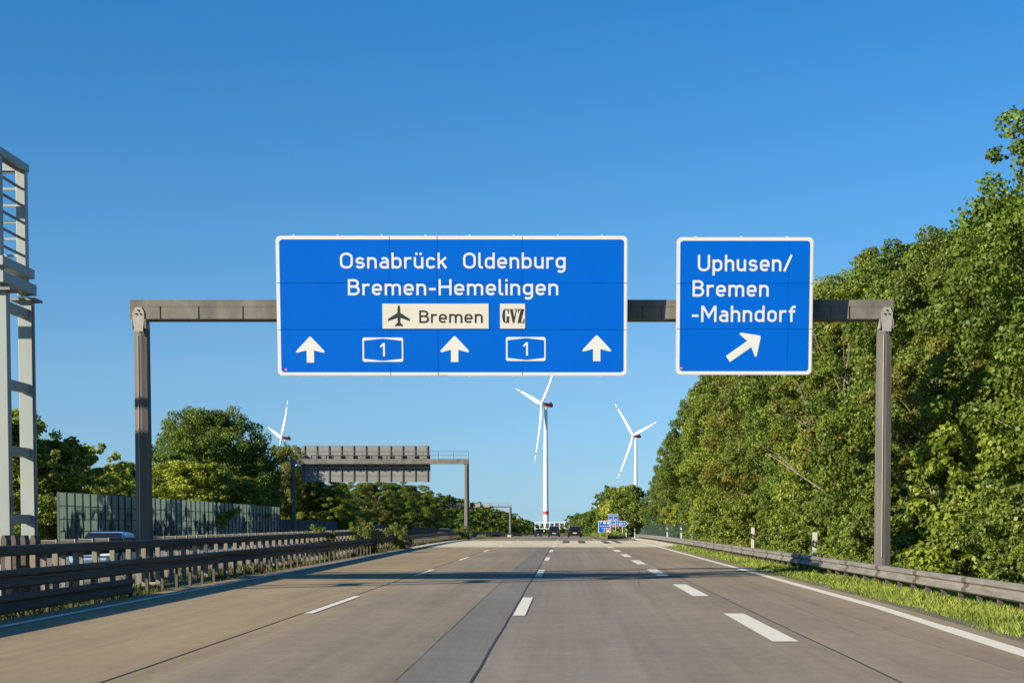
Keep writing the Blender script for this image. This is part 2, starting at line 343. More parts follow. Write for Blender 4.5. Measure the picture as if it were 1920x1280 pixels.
# ---------------------------------------------------------------- lettering: a DIN-like stroke alphabet
def arc(cx, cy, rx, ry, a0, a1, n=9):
    return [(cx+rx*math.cos(R(a0+(a1-a0)*i/n)), cy+ry*math.sin(R(a0+(a1-a0)*i/n))) for i in range(n+1)]
def stad(x0, x1, y0, y1):
    r = (x1-x0)/2; c = (x0+x1)/2; p = arc(c, y1-r, r, r, 0, 180)+arc(c, y0+r, r, r, 180, 360); return p+[p[0]]
def bowl_(x0=.08, x1=.43, y0=.07, y1=.65): return stad(x0, x1, y0, y1)
NARCH = [(.07,.42)]+arc(.245, .47, .175, .18, 180, 0)+[(.42,0)]
SS = [(.40,.545)]+arc(.23,.50,.155,.145,25,180,8)[1:]+arc(.215,.48,.14,.12,200,265,4)+arc(.25,.23,.15,.135,75,-20,6)+arc(.235,.215,.165,.145,-20,-165,8)
GL = {
 'O': (.64, [stad(.07,.57,.07,.93)]),
 'B': (.58, [[(.07,0),(.07,1)],[(.07,.93),(.30,.93)]+arc(.30,.735,.185,.195,90,-90)+[(.07,.54)],[(.07,.54),(.32,.54)]+arc(.32,.305,.20,.235,90,-90)+[(.07,.07)]]),
 'H': (.64, [[(.07,0),(.07,1)],[(.57,0),(.57,1)],[(.07,.52),(.57,.52)]]),
 'U': (.63, [[(.07,1),(.07,.31)]+arc(.315,.31,.245,.24,180,360)+[(.56,1)]]),
 'M': (.78, [[(.07,0),(.07,1)],[(.71,0),(.71,1)],[(.10,.97),(.39,.32),(.68,.97)]]),
 'A': (.66, [[(.07,0),(.33,.97),(.59,0)],[(.17,.27),(.49,.27)]]),
 'P': (.57, [[(.07,0),(.07,1)],[(.07,.93),(.30,.93)]+arc(.30,.70,.2,.23,90,-90)+[(.07,.47)]]),
 '1': (.36, [[(.04,.72),(.25,.93),(.25,0)]]),
 'n': (.49, [[(.07,0),(.07,.72)], NARCH]),
 'm': (.79, [[(.07,0),(.07,.72)], [(.07,.42)]+arc(.232,.48,.163,.17,180,0)+[(.395,0)], [(.395,.42)]+arc(.557,.48,.163,.17,180,0)+[(.72,0)]]),
 'h': (.49, [[(.07,0),(.07,1)], NARCH]),
 'u': (.49, [[(.42,0),(.42,.72)], [(.07,.72),(.07,.25)]+arc(.245,.25,.175,.18,180,360)]),
 'r': (.36, [[(.07,0),(.07,.72)], [(.07,.42)]+arc(.25,.45,.18,.20,180,75,7)+[(.36,.645)]]),
 'i': (.14, [[(.07,0),(.07,.72)], [(.07,.85),(.07,1)]]),
 'l': (.22, [[(.07,1),(.07,.2)]+arc(.20,.2,.13,.13,180,270,5)+[(.23,.07)]]),
 'o': (.50, [bowl_()]),
 'b': (.51, [[(.07,0),(.07,1)], stad(.07,.44,.07,.65)]),
 'p': (.51, [[(.07,-.26),(.07,.72)], stad(.07,.44,.07,.65)]),
 'd': (.51, [[(.44,0),(.44,1)], stad(.07,.44,.07,.65)]),
 'g': (.51, [stad(.07,.44,.09,.65), [(.44,.72),(.44,-.02)]+arc(.26,-.02,.18,.175,0,-140,8)]),
 'c': (.45, [arc(.25,.46,.18,.19,25,180)+arc(.25,.26,.18,.19,180,335)]),
 'e': (.50, [[(.09,.35),(.43,.35),(.43,.46)]+arc(.25,.46,.18,.19,0,180)+arc(.25,.26,.18,.19,180,325)]),
 'a': (.48, [[(.41,0),(.41,.46)]+arc(.25,.47,.16,.18,0,140,8), [(.41,.40),(.22,.40)]+arc(.22,.235,.15,.165,90,270)+[(.30,.07)]+arc(.30,.17,.11,.10,270,350,4)]),
 's': (.46, [SS]),
 'k': (.48, [[(.07,0),(.07,1)], [(.42,.70),(.09,.33)], [(.20,.42),(.43,.02)]]),
 'f': (.36, [[(.15,0),(.15,.75)]+arc(.29,.75,.14,.18,180,90,6)+[(.36,.93)], [(.01,.65),(.34,.65)]]),
 't': (.36, [[(.14,.93),(.14,.22)]+arc(.28,.22,.14,.15,180,270,6)+[(.35,.07)], [(.01,.65),(.33,.65)]]),
 '-': (.36, [[(.02,.38),(.34,.38)]]),
 '/': (.42, [[(.03,0),(.39,1)]]),
}
GL['ü'] = (.49, GL['u'][1]+[[(.145,.85),(.145,1)], [(.345,.85),(.345,1)]])
def ribbon(mb, pts, wd, y):
    n = len(pts); L = []; Rr = []
    closed = n > 3 and abs(pts[0][0]-pts[-1][0])+abs(pts[0][1]-pts[-1][1]) < 1e-6
    q = [Vector((a, b)) for a, b in pts]
    for i in range(n):
        a = q[i-1] if i else (q[-2] if closed else None); c = q[i+1] if i < n-1 else (q[1] if closed else None)
        t1 = (q[i]-a).normalized() if a is not None and (q[i]-a).length > 1e-9 else None
        t2 = (c-q[i]).normalized() if c is not None and (c-q[i]).length > 1e-9 else None
        t1 = t1 or t2; t2 = t2 or t1
        m_ = t1+t2
        if m_.length < .2: m_ = t2
        m_.normalize(); nrm = Vector((-m_.y, m_.x)); k = min(1.9, 1/max(.35, m_.dot(t2)))
        L.append((q[i]+nrm*wd/2*k)); Rr.append((q[i]-nrm*wd/2*k))
    mb.strip([(p.x, y, p.y) for p in L], [(p.x, y, p.y) for p in Rr])
def text(mb, s, x0, x1, base, cap, y, stroke=.145, gap=.115, space=.42):
    """text between local x0 and x1 on the plane y facing -y"""
    nat = sum(space if ch == ' ' else GL[ch][0] for ch in s); k = len(s)-1
    tr = .125; xs = ((x1-x0)/cap-tr*k)/nat          # letters widened to fill the line
    cx_ = x0
    for ch in s:
        if ch != ' ':
            for j, st in enumerate(GL[ch][1]):
                ribbon(mb, [(cx_+px*cap*xs, base+py*cap) for px, py in st], stroke*cap, y-.0012*j)
        cx_ += ((space if ch == ' ' else GL[ch][0])*xs+tr)*cap
def rrect(x0, x1, z0, z1, r, n=5):
    return [(p[0], p[1]) for cx_, cz, a in ((x1-r,z1-r,0),(x0+r,z1-r,90),(x0+r,z0+r,180),(x1-r,z0+r,270)) for p in arc(cx_, cz, r, r, a, a+90, n)]
def flat(mb, poly, y):
    n = len(poly); mb.add([(x, y, z) for x, z in poly], [tuple(range(n))])
def up_arrow(cx_, zt, sc, stem=48):
    return [(cx_+a*sc, zt-b_*sc) for a, b_ in ((0,0),(2,.6),(26,26),(27,28.5),(25,30),(7,25.3),(7,stem),(-7,stem),(-7,25.3),(-25,30),(-27,28.5),(-26,26),(-2,.6))]
def pieces(mb, name, m, root):                # one object per face
    for f in mb.f:
        q = MB(); q.add([mb.v[i] for i in f], [tuple(range(len(f)))]); q.build(name, m, root)
GY = 40.0                                   # distance of the main gantry
K = GY/F                                    # metres per photo pixel at the gantry

def sign_local(px, py, x0, y1):             # photo pixel -> local metres (origin: lower edge middle)
    return ((px-x0)*K, (y1-py)*K)

def border_sign(root, wd, ht, r=.13):
    b = MB(); b.prism(rrect(-wd/2, wd/2, 0, ht, r), -.03, .03); b.build('panel', M['aluminium'], root)
    b = MB(); flat(b, rrect(-wd/2+.018, wd/2-.018, .018, ht-.018, r-.015), -.034); b.build('white_border', M['white'], root)
    b = MB(); flat(b, rrect(-wd/2+.095, wd/2-.095, .095, ht-.095, r-.05), -.038); b.build('blue_face', M['blue'], root)
    b = MB()
    n = max(3, int(wd/1.1))
    for i in range(n):
        x = -wd/2+wd*(i+.5)/n
        b.box((x, .0605, ht/2), (.06, .06, ht-.1))
        b.box((x-.1, .0, ht+.013), (.05, .05, .024)); b.box((x-.12, .0, -.013), (.05, .05, .024))
    b.build('stiffener_rail', M['aluminium'], root)

# big sign
X0, X1, YT, YB = 519.5, 1176.5, 443, 704
c0 = P((X0+X1)/2, YB, GY-.62); c1 = P((X0+X1)/2, YT, GY-.62)
W1 = (P(X1, 600, GY-.62)-P(X0, 600, GY-.62)).x; H1 = (c1-c0).z
TILT = R(3.2)
s1 = empty('direction_sign', c0+Vector((0, .1, 0)), 'wide blue motorway sign on the gantry listing two lines of towns with three upward arrows', 'road sign')
s1.rotation_euler = (TILT, 0, 0)
border_sign(s1, W1, H1)
kx = W1/(X1-X0); kz = H1/(YB-YT); q1 = lambda x, y: ((x-(X0+X1)/2)*kx, (YB-y)*kz)
YF = -.044
def put_text(root, q, name, s, x0, x1, yt, yb, m, y=YF, **kw):
    mb = MB(); a = q(x0, yb); b_ = q(x1, yt); text(mb, s, a[0], b_[0], a[1], b_[1]-a[1], y, **kw); return mb.build(name, m, root)
put_text(s1, q1, 'town_name', 'Osnabrück', 639, 840, 474.5, 504, M['white'])
put_text(s1, q1, 'town_name', 'Oldenburg', 869, 1061.5, 474.5, 504, M['white'])
put_text(s1, q1, 'town_name', 'Bremen-Hemelingen', 653, 1047.8, 523.5, 553.5, M['white'])
def plate(root, q, name, x0, x1, y0, y1, m):
    mb = MB(); a = q(x0, y1); b_ = q(x1, y0); mb.prism([(a[0],a[1]),(b_[0],a[1]),(b_[0],b_[1]),(a[0],b_[1])], -.052, -.040); return mb.build(name, m, root)
pl = plate(s1, q1, 'airport_plate', 717.6, 916.7, 569, 615.5, M['plate'])
put_text(pl, q1, 'lettering', 'Bremen', 786, 906, 581.5, 605, M['black'], y=-.056)
b = MB(); ac, az = q1(748.5, 592); sc = kx
plane_half = [(0,20),(1.6,18.5),(2.4,14),(2.6,6),(20.5,-5.5),(20.5,-9.5),(2.8,-3.5),(2.2,-12),(7,-16.5),(7,-19.5),(1,-18),(0,-20.2)]
pts = plane_half+[(-a, b_) for a, b_ in plane_half[::-1][1:-1]]
flat(b, [(ac+a*sc, az+b_*sc) for a, b_ in pts], -.056); b.build('airplane_symbol', M['black'], pl)
pg = plate(s1, q1, 'freight_plate', 938, 985, 569, 615.5, M['plate'])
b = MB(); Y0_ = -.056
def qp(pts, j=0): flat(b, [q1(942+x, 605-z) for x, z in pts], Y0_-.0012*j)
# fat serif capitals G V Z
G_out = [(12.6,26),(11.6,26),(10.8,24.6)]
qp([(6.2,26.3),(3,25),(.9,21),(0,13),(.9,5),(3,1),(6.2,-.3),(6.2,1.2),(5.4,4),(5.2,13),(5.4,22),(6.2,24.8)])
qp([(6.2,26.3),(6.2,24.8),(8.6,24),(10.4,21),(11.2,17.5),(12.2,17.5),(12.2,26.3),(11.2,26.3),(10.4,24.2),(8.6,25.8)],1)
qp([(6.2,1.2),(6.2,-.3),(8.6,.4),(9.8,2),(10.6,0),(12.8,0),(12.8,10.5),(13.8,10.5),(13.8,12),(7,12),(7,10.5),(8.2,10.5),(8.2,3.2)],2)
qp([(13.6,26),(13.6,24.6),(14.6,24.6),(19.8,0),(21.4,0),(23,8),(19.6,24.6),(20.8,24.6),(20.8,26)],1)
qp([(21.4,0),(22.3,0),(27,24.6),(28.4,24.6),(28.4,26),(22.8,26),(22.8,24.6),(25.4,24.6),(21.6,5)],2)
qp([(29.4,26),(29.4,18),(30.3,18),(31.3,22.6),(33.4,24.6),(35.6,24.6),(35.6,26)]); qp([(35,26),(40.8,26),(40.8,24.9),(34.8,1.4),(29,0),(28.8,1.2)],1)
qp([(34,0),(34,1.4),(37.4,1.4),(39.4,3.6),(40.4,8.5),(41.3,8.5),(41.3,0)],2); qp([(28.8,0),(28.8,1.3),(34.4,1.3),(34.4,0)],3)
b.build('lettering', M['black'], pg)
for cx_, yt in ((581.5,630.5),(852.5,629.5),(1119.3,628)):
    b = MB(); a = q1(cx_, yt); flat(b, up_arrow(a[0], a[1], kx), YF); b.build('up_arrow', M['white'], s1)
for x0, x1, y0, y1 in ((679.4,756,632,677.5),(948.8,1023.5,631,676)):
    b = MB(); a = q1(x0, y1); c = q1(x1, y0); flat(b, rrect(a[0], c[0], a[1], c[1], .055), YF); sh = b.build('road_number_shield', M['white'], s1)
    e = 3.2*kx; b = MB(); mx_ = (a[0]+c[0])/2
    flat(b, [(a[0]+e,a[1]+6*kx),(mx_,a[1]+2*kx),(c[0]-e,a[1]+6*kx),(c[0]-e,c[1]-6*kx),(mx_,c[1]-2*kx),(a[0]+e,c[1]-6*kx)], YF-.004); b.build('blue_field', M['blue'], sh)
    mid = (x0+x1)/2
    mb = MB(); n0 = q1(mid-5, (y0+y1)/2+12.5); cap = 25*kz
    ribbon(mb, [(n0[0]+px*cap, n0[1]+pz*cap) for px, pz in [(.02,.70),(.26,.95)]], .13*cap, YF-.0085); ribbon(mb, [(n0[0]+.29*cap, n0[1]), (n0[0]+.29*cap, n0[1]+cap)], .145*cap, YF-.0097)
    mb.build('numeral', M['white'], sh)
b = MB(); bw = MB()
for x in (731.5, 821, 979.5):
    a = q1(x, YB-7); c = q1(x, YT+7); flat(b, [(a[0]-.008,a[1]),(a[0]+.008,a[1]),(a[0]+.008,c[1]),(a[0]-.008,c[1])], -.0395)
    for y0, y1 in ((YT+1,YT+7),(YB-7,YB-1)):
        a = q1(x, y1); c = q1(x, y0); flat(bw, [(a[0]-.007,a[1]),(a[0]+.007,a[1]),(a[0]+.007,c[1]),(a[0]-.007,c[1])], -.0395)
for y in (530.5, 617.5):
    a = q1(X0+7, y); c = q1(X1-7, y); flat(b, [(a[0],a[1]-.008),(c[0],a[1]-.008),(c[0],a[1]+.008),(a[0],a[1]+.008)], -.0405)
    for x0, x1 in ((X0+1,X0+7),(X1-7,X1-1)):
        a = q1(x0, y); c = q1(x1, y); flat(bw, [(a[0],a[1]-.009),(c[0],a[1]-.009),(c[0],a[1]+.009),(a[0],a[1]+.009)], -.0405)
pieces(b, 'panel_joint', M['joint'], s1); pieces(bw, 'panel_joint', M['joint_white'], s1)
def sticker(root, q, x, y):
    mb = MB(); a = q(x-2.3, y+2); c = q(x+2.3, y-2); flat(mb, [(a[0],a[1]),(c[0],a[1]),(c[0],c[1]),(a[0],c[1])], -.043)
    mb.cm = 1; flat(mb, [(a[0]+.01,a[1]+.01),(c[0]-.01,a[1]+.01),(c[0]-.01,(a[1]+c[1])/2),(a[0]+.01,(a[1]+c[1])/2)], -.0445); mb.build('sticker', [M['red'], M['white']], root)
sticker(s1, q1, 535, 692)
# exit sign
A0, A1, AT, AB = 1267, 1523, 445.5, 702
c0 = P((A0+A1)/2, AB, GY-.62); c1 = P((A0+A1)/2, AT, GY-.62)
W2 = (P(A1, 600, GY-.62)-P(A0, 600, GY-.62)).x; H2 = (c1-c0).z
s2 = empty('exit_sign', c0+Vector((0, .1, 0)), 'square blue exit sign on the gantry with three lines of text and one slanting arrow', 'road sign')
s2.rotation_euler = (TILT, 0, 0)
border_sign(s2, W2, H2)
k2 = W2/(A1-A0); k2z = H2/(AB-AT); q2 = lambda x, y: ((x-(A0+A1)/2)*k2, (AB-y)*k2z)
put_text(s2, q2, 'town_name', 'Uphusen/', 1306.5, 1483, 478.5, 509, M['white'])
put_text(s2, q2, 'town_name', 'Bremen', 1297, 1440.5, 525.5, 556, M['white'])
put_text(s2, q2, 'town_name', '-Mahndorf', 1296, 1491, 572.8, 603, M['white'])
b = MB(); a = q2(1425.5, 629.5); ang = R(-55)
pp = []
for x, z in up_arrow(0, 0, k2, 74): pp.append((a[0]+x*math.cos(ang)-z*math.sin(ang), a[1]+x*math.sin(ang)+z*math.cos(ang)))
flat(b, pp, YF); b.build('slant_arrow', M['white'], s2)
b = MB(); bw = MB()
for y in (531.5, 616):
    a = q2(A0+7, y); c = q2(A1-7, y); flat(b, [(a[0],a[1]-.008),(c[0],a[1]-.008),(c[0],a[1]+.008),(a[0],a[1]+.008)], -.0405)
    for x0, x1 in ((A0+1,A0+7),(A1-7,A1-1)):
        a = q2(x0, y); c = q2(x1, y); flat(bw, [(a[0],a[1]-.009),(c[0],a[1]-.009),(c[0],a[1]+.009),(a[0],a[1]+.009)], -.0405)
a = q2(1477, AB-7); c = q2(1477, AT+7); flat(b, [(a[0]-.005,a[1]),(a[0]+.005,a[1]),(a[0]+.005,c[1]),(a[0]-.005,c[1])], -.0395)
pieces(b, 'panel_joint', M['joint'], s2); pieces(bw, 'panel_joint', M['joint_white'], s2)
sticker(s2, q2, 1277.5, 689)

# ---------------------------------------------------------------- main gantry
bl = P(243, 562, GY); br = P(1676, 560, GY)
zt = (bl.z+br.z)/2-.01; zb = zt-.50
gan = empty('sign_gantry', (bl.x, GY, 0), 'brown grey steel portal gantry across our lanes carrying the two blue signs', 'gantry')
lx = lambda x: x-bl.x
b = MB(); b.box((lx((bl.x+br.x)/2), .3, (zt+zb)/2), (br.x-bl.x, .6, zt-zb))
b.box((lx((bl.x+br.x)/2), -.004, zt-.17), (br.x-bl.x-.02, .012, .012))
b.build('beam', M['gantry'], gan, bevel=.012)
# stubs and joints on the beam
b = MB()
for px in (1205, 1240, 1558, 1592, 300, 372, 455):
    x = lx(P(px, 580, GY).x); b = MB(); b.box((x, -.008, (zt+zb)/2-.08), (.012, .016, .33)); b.build('beam_joint', M['bolt'], gan)
for px, base in ((262, -.25), (1661.5, -.3)):
    tx = lx(P(px-2 if px < 900 else px+1, 600, GY).x)
    b = MB(); h0 = base
    o_ = [(-.175,-.16),(-.03,-.2),(.03,-.2),(.175,-.16),(.175,.18),(-.175,.18)]
    n = len(o_)
    lv = [(h0, 1.04), (zb-.25, .94), (zb+.002-.004, .9)]
    vs = [(tx+x*k_, .3+y*k_, z) for z, k_ in lv for x, y in o_]
    fs = [(j*n+i, j*n+(i+1) % n, (j+1)*n+(i+1) % n, (j+1)*n+i) for j in range(len(lv)-1) for i in range(n)]+[tuple(range(n)), tuple(2*n+i for i in range(n))]
    b.add(vs, fs); b.build('post', M['gantry_post'], gan)
    b = MB(); b.tube([(tx-.055, .085, .6), (tx-.05, .105, zb-.4)], .012, 6); b.build('cable_or_streak_tube', M['gusset'], gan)  # pale tube standing in for a drip streak and the post's ridge highlight
    b = MB(); b.box((tx, .3, h0+.05), (.75, .75, .3)); b.build('base_plate', M['concrete'], gan)
    b = MB(); gx_ = tx
    b.prism([(gx_-.11,zb-.32),(gx_+.11,zb-.32),(gx_+.15,zb+.02),(gx_+.15,zb+.17),(gx_+.08,zb+.31),(gx_-.08,zb+.31),(gx_-.15,zb+.17),(gx_-.15,zb+.02)], -.03, -.012)
    b.box((gx_-.17, .15, zb-.12), (.02, .34, .24)); b.box((gx_+.17, .15, zb-.12), (.02, .34, .24))
    gu = b.build('gusset_plate', M['gusset'], gan)
    for dx, dz in ((-.055,.13),(.055,.13),(0,.22)):
        mb = MB(); mb.tube([(gx_+dx, -.031, zb+dz), (gx_+dx, -.055, zb+dz)], .024, 6); mb.build('bolt', M['bolt'], gu)
for root_px in (590, 720, 850, 980, 1110, 1310, 1395, 1480):
    x = lx(P(root_px, 600, GY).x); mb = MB(); mb.box((x, -.24, zt-.13), (.07, .5, .09)); mb.box((x, -.24, zb+.1), (.07, .5, .09)); mb.build('sign_bracket', M['gantry'], gan)

# ---------------------------------------------------------------- far gantries
def portal(xl, xr, Y, z0, zbeam_b, zbeam_t, pw, label, m, mpost):
    g_ = empty('sign_gantry', (xl, Y, z0), label, 'gantry')
    b = MB(); b.box(((xr-xl)/2, 0, (zbeam_b+zbeam_t)/2-z0), (xr-xl+pw, .5, zbeam_t-zbeam_b)); b.build('beam', m, g_)
    for x in (0, xr-xl):
        b = MB(); b.tube([(x, 0, -.5), (x, 0, zbeam_b-z0-.003)], [pw*.6, pw*.48], 8); b.build('post', mpost, g_)
        b = MB(); b.tube([(x, 0, -.5), (x, 0, .9), (x, 0, 1.1)], [pw*1.2, pw*1.1, pw*.75], 8); b.build('base', M['concrete'], g_)
    return g_
Y2 = 165.0
pL = P(549, 867, Y2); pR = P(875, 867, Y2); zt2 = P(870, 860, Y2).z
g2 = portal(pL.x, pR.x, Y2, zr(Y2)-.2, P(870, 869.5, Y2).z, zt2, .5, 'grey portal gantry over the opposite carriageway carrying a large sign seen from behind', M['gantry'], M['gantry_post'])
def handrail(root, x0, x1, y, z0, h_, step=1.4):
    b = MB(); n = max(1, int(round((x1-x0)/step)))
    for i in range(n+1):
        x = x0+(x1-x0)*i/n; b.bar((x, y, z0), (x, y, z0+h_), .05)
    for k in (.5, 1): b.bar((x0, y, z0+h_*k), (x1, y, z0+h_*k), .05)
    return b.build('handrail', M['gantry_post'], root)
handrail(g2, P(566, 860, Y2).x-pL.x, pR.x-pL.x+.2, .2, zt2-g2.location.z, P(870,846,Y2).z-zt2, 1.6)
bx0 = P(565, 835, Y2+.8); bx1 = P(807, 903, Y2+.8)
bs = empty('overhead_sign', (bx0.x, Y2+.8, bx1.z), 'large overhead sign seen from behind with grey ribbed back above the opposite carriageway', 'road sign')
wb, hb = bx1.x-bx0.x, bx0.z-bx1.z
b = MB(); b.prism(rrect(0, wb, 0, hb, .15), 0, .06); b.build('back_panel', M['sign_back'], bs)
for k in (.17, .34, .66, .83):
    b = MB(); b.box((wb/2, -.012, hb*k), (wb-.1, .02, .03)); b.build('seam', M['bolt'], bs)
for i in range(11):
    b = MB(); x = wb*(i+.25)/10.5; b.box((x, -.05, hb/2), (.12, .1, hb-.04)); b.prism([(x-.04,hb*.56),(x+.04,hb*.56),(x+.04,hb*.75),(x-.04,hb*.75)], -.3, -.1); b.box((x, -.33, hb*.38), (.08, .45, .1)); b.build('support_rail', M['gantry_post'], bs)
Y3 = 400.0
p3R = P(957, 949, Y3); p3L = P(790, 949, Y3)
g3 = portal(p3L.x, p3R.x, Y3, zr(Y3)-.3, P(957, 951.5, Y3).z, P(957, 948.3, Y3).z, .7, 'distant portal gantry with handrail and white matrix boxes over the opposite carriageway', M['gantry'], M['gantry_post'])
handrail(g3, 2, p3R.x-p3L.x, .1, P(957,948.3,Y3).z-g3.location.z, P(957,942.5,Y3).z-P(957,948.3,Y3).z, 3)
for i, px in enumerate((842, 860, 896, 914, 877)):
    a = P(px-4.5, 943 if i < 4 else 940, Y3-.6); c = P(px+4.5, 950.5, Y3-.6); b = MB()
    lo = Vector((g3.location.x, g3.location.y, g3.location.z)); b.box((a+c)/2-lo, (c.x-a.x, .5, a.z-c.z)); b.build('matrix_box', M['gusset'] if i < 4 else M['sign_back'], g3, bevel=.05)
Y4 = 900.0
a4 = P(1003, 1005, Y4); b4 = P(1094.5, 1005, Y4); t4 = P(1003, 979, Y4).z; m4 = P(1003, 990.5, Y4).z
g4 = empty('truss_gantry', a4, 'distant pale truss gantry spanning our lanes beyond the cars', 'gantry')
w4 = (b4-a4).x; zz = t4-a4.z; zm = m4-a4.z
b = MB()
for y in (0, 2.5):
    for z in (zm, zz): b.bar((0, y, z), (w4, y, z), .45)
    for i in range(11): b.bar((w4*i/10, y, zm), (w4*i/10, y, zz), .4)
b.build('truss', M['pale_truss'], g4)
for x in (0, w4):
    for y in (0, 2.5): b = MB(); b.bar((x, y, -1), (x, y, zz), .5); b.build('leg', M['pale_truss'], g4)
for i in range(1, 8):
    b = MB(); b.box((w4*(i+.5)/10, 1.2, (zm+zz)/2), (1.9, .4, 2.4)); b.build('matrix_box', M['sign_back'], g4)

# ---------------------------------------------------------------- tower of the truss gantry over the opposite carriageway (near, at the photo's left edge)
TY = 32.0; TD = 1.5
tz = P(5, 279, TY).z; tb = P(5, 545, TY).z
nx = P(15.5, 800, TY).x                         # right edge of the near leg
tw = empty('truss_gantry', (nx, TY, -.2), 'tall pale grey green gantry tower with ladder rungs standing in the median', 'gantry')
tz += .2; tb += .2
LW = .30
for y, xo in ((0, 0), (TD, .0)):
    b = MB(); b.box((-LW/2, y+.11, tb/2), (LW, .22, tb)); b.build('leg', M['pale_steel'], tw, bevel=.01)
    b = MB(); b.box((-LW/2-.06, y+.11, (tz+tb)/2+.06), (.2, .2, tz-tb-.12)); b.build('leg', M['pale_steel'], tw, bevel=.01)
for z in [P(20, yy, TY).z+.2 for yy in (565, 712, 838, 968)]:
    b = MB(); b.box((-LW/2, (TD+.22)/2, z-.05), (.16, TD-.224, .2)); b.build('cross_bar', M['pale_steel'], tw, bevel=.01)
for y in (.11, TD+.11): b = MB(); b.box((-LW/2, y, tb+.03), (.55, .5, .055)); b.build('flange', M['sign_back'], tw)
b = MB(); b.box((-LW/2-.05, TD/2+.11, tz-.02), (.24, TD+.24, .16)); b.build('top_bar', M['pale_steel'], tw, bevel=.01)
b = MB(); b.box((-LW/2-.0, TD/2+.11, tb+.28), (.3, TD+.5, .24)); b.box((-LW/2-.0, TD/2+.11, tb+.62), (.26, TD+.4, .2)); b.build('lower_chord', M['pale_steel'], tw, bevel=.01)
for k in range(6):
    b = MB(); z = tb+1.0+k*.36; b.bar((-LW/2-.05, .22, z), (-LW/2-.05, TD, z), .045); b.build('rung', M['sign_back'], tw)
b = MB(); b.tube([(.012, TD+.05, .2), (.012, TD+.05, tb-.1)], .022, 6); b.build('cable_or_streak_tube', M['sign_back'], tw)
for y in (.03, TD+.03):
    b = MB(); b.box((.018, y+.06, 2.1), (.03, .1, .32)); b.build('inspection_hatch', M['sign_back'], tw)
SPAN = 17.5
b = MB()
for y in (.11, TD+.11):
    for z in (tb+.3, tz-.02): b.bar((-LW, y, z), (-SPAN, y, z), .16)
    for i in range(12):
        x = -LW-(SPAN-LW)*i/12; x2 = -LW-(SPAN-LW)*(i+1)/12; b.bar((x2, y, tb+.38), (x2, y, tz-.1), .09); b.bar((x, y, tb+.38), (x2, y, tz-.1), .07)
for k in range(6): b.bar((-LW, TD+.11, tb+1.0+k*.36), (-4.2, TD+.11, tb+1.0+k*.36), .05)
b.build('truss', M['pale_steel'], tw)
b = MB(); b.box((-9.4, -.3, (tz+tb)/2+.4), (10.4, .25, tz-tb+.2)); b.build('unseen_sign_board', M['sign_back'], tw)  # overhead sign board out of view, inferred from its shadow on the left post
for y in (.11, TD+.11): b = MB(); b.box((-SPAN, y, tz/2-.05), (.3, .22, tz-.1)); b.build('leg', M['pale_steel'], tw)

# ---------------------------------------------------------------- guard rails
WB = [(0,0),(.055,.035),(.055,.095),(.0,.135),(.0,.175),(.055,.215),(.055,.275),(0,.31)]
def sweep(mb, path, prof, side=1):
    n = len(path); m_ = len(prof); vs = []
    for i, p in enumerate(path):
        t = (Vector(path[min(i+1,n-1)])-Vector(path[max(i-1,0)])); t.z = 0; t.normalize(); nx_ = Vector((t.y, -t.x, 0))*side
        vs += [Vector(p)+nx_*o+Vector((0,0,z)) for o, z in prof]
    fs = [(i*m_+k, i*m_+(k+1) % m_, (i+1)*m_+(k+1) % m_, (i+1)*m_+k) for i in range(n-1) for k in range(m_)]
    fs += [tuple(range(m_)), tuple((n-1)*m_+k for k in range(m_))]
    mb.add(vs, fs)
def wprof(): return WB+[(o-.02, z) for o, z in WB[::-1]]
def rail_posts(root, ys, fx, ftop, m, w_=.10, d_=.06, hgt=None, name='post'):
    proto = None
    for Y in ys:
        z = ftop(Y); 
        if proto is None:
            b = MB(); b.box((0, 0, -.55), (w_, d_, 1.1)); proto = b.build(name, m, root); o = proto
        else:
            o = proto.copy(); C.objects.link(o); o.parent = root
        o.location = (fx(Y), Y, z)
RX = [(0,7.45),(26,7.5),(50,7.5),(100,7.5),(165,7.55),(190,8.7),(215,10.6),(240,13)]
LX = [(0,-8.95),(25,-9.0),(55,-9.3),(113,-10.2),(188,-10.5),(420,-10.6)]
rx = lambda Y: lerp(RX, Y); lxr = lambda Y: lerp(LX, Y)
PY = lambda a, b_, st: list(np.arange(a, b_, st))
gr = empty('guard_rail', (0,0,0), 'grey steel guard rail along the bright green verge beside the exit lane', 'guard rail')
b = MB(); ys = PY(4, 236, 4)
sweep(b, [(rx(Y), Y, zr(Y)+.50-.31) for Y in ys], wprof(), -1); b.build('beam', M['galv'], gr, smooth=False)
proto = None
for Y in PY(16.5, 90, 4):                      # bolted overlaps of the beam
    if proto is None:
        q = MB(); sweep(q, [(0, -.16, -.002), (0, .16, -.002)], [(o+.004, z) for o, z in WB]+[(o-.002, z) for o, z in WB[::-1]], -1)
        for yy in (-.1, .1):
            for zz in (.045, .155, .265): q.box((-.01 if zz == .155 else -.064, yy, zz), (.02, .03, .03))
        proto = o = q.build('splice_plate', M['galv_dark'], gr)
    else: o = proto.copy(); C.objects.link(o); o.parent = gr
    o.location = (rx(Y), Y, zr(Y)+.19)
rail_posts(gr, PY(18.6, 18.6+1.33*99, 1.33), lambda Y: rx(Y)+.09, lambda Y: zr(Y)+.44, M['galv_dark'])
b = MB(); sweep(b, [(rx(Y)+.32, Y, zr(Y)+.47-.27) for Y in ys if Y < 168], [(o, z*.85) for o, z in wprof()], 1); b.build('rear_beam', M['galv_dark'], gr)
gl = empty('guard_rail', (0,0,0), 'low dark steel guard rail running along the left edge line of the road', 'guard rail')
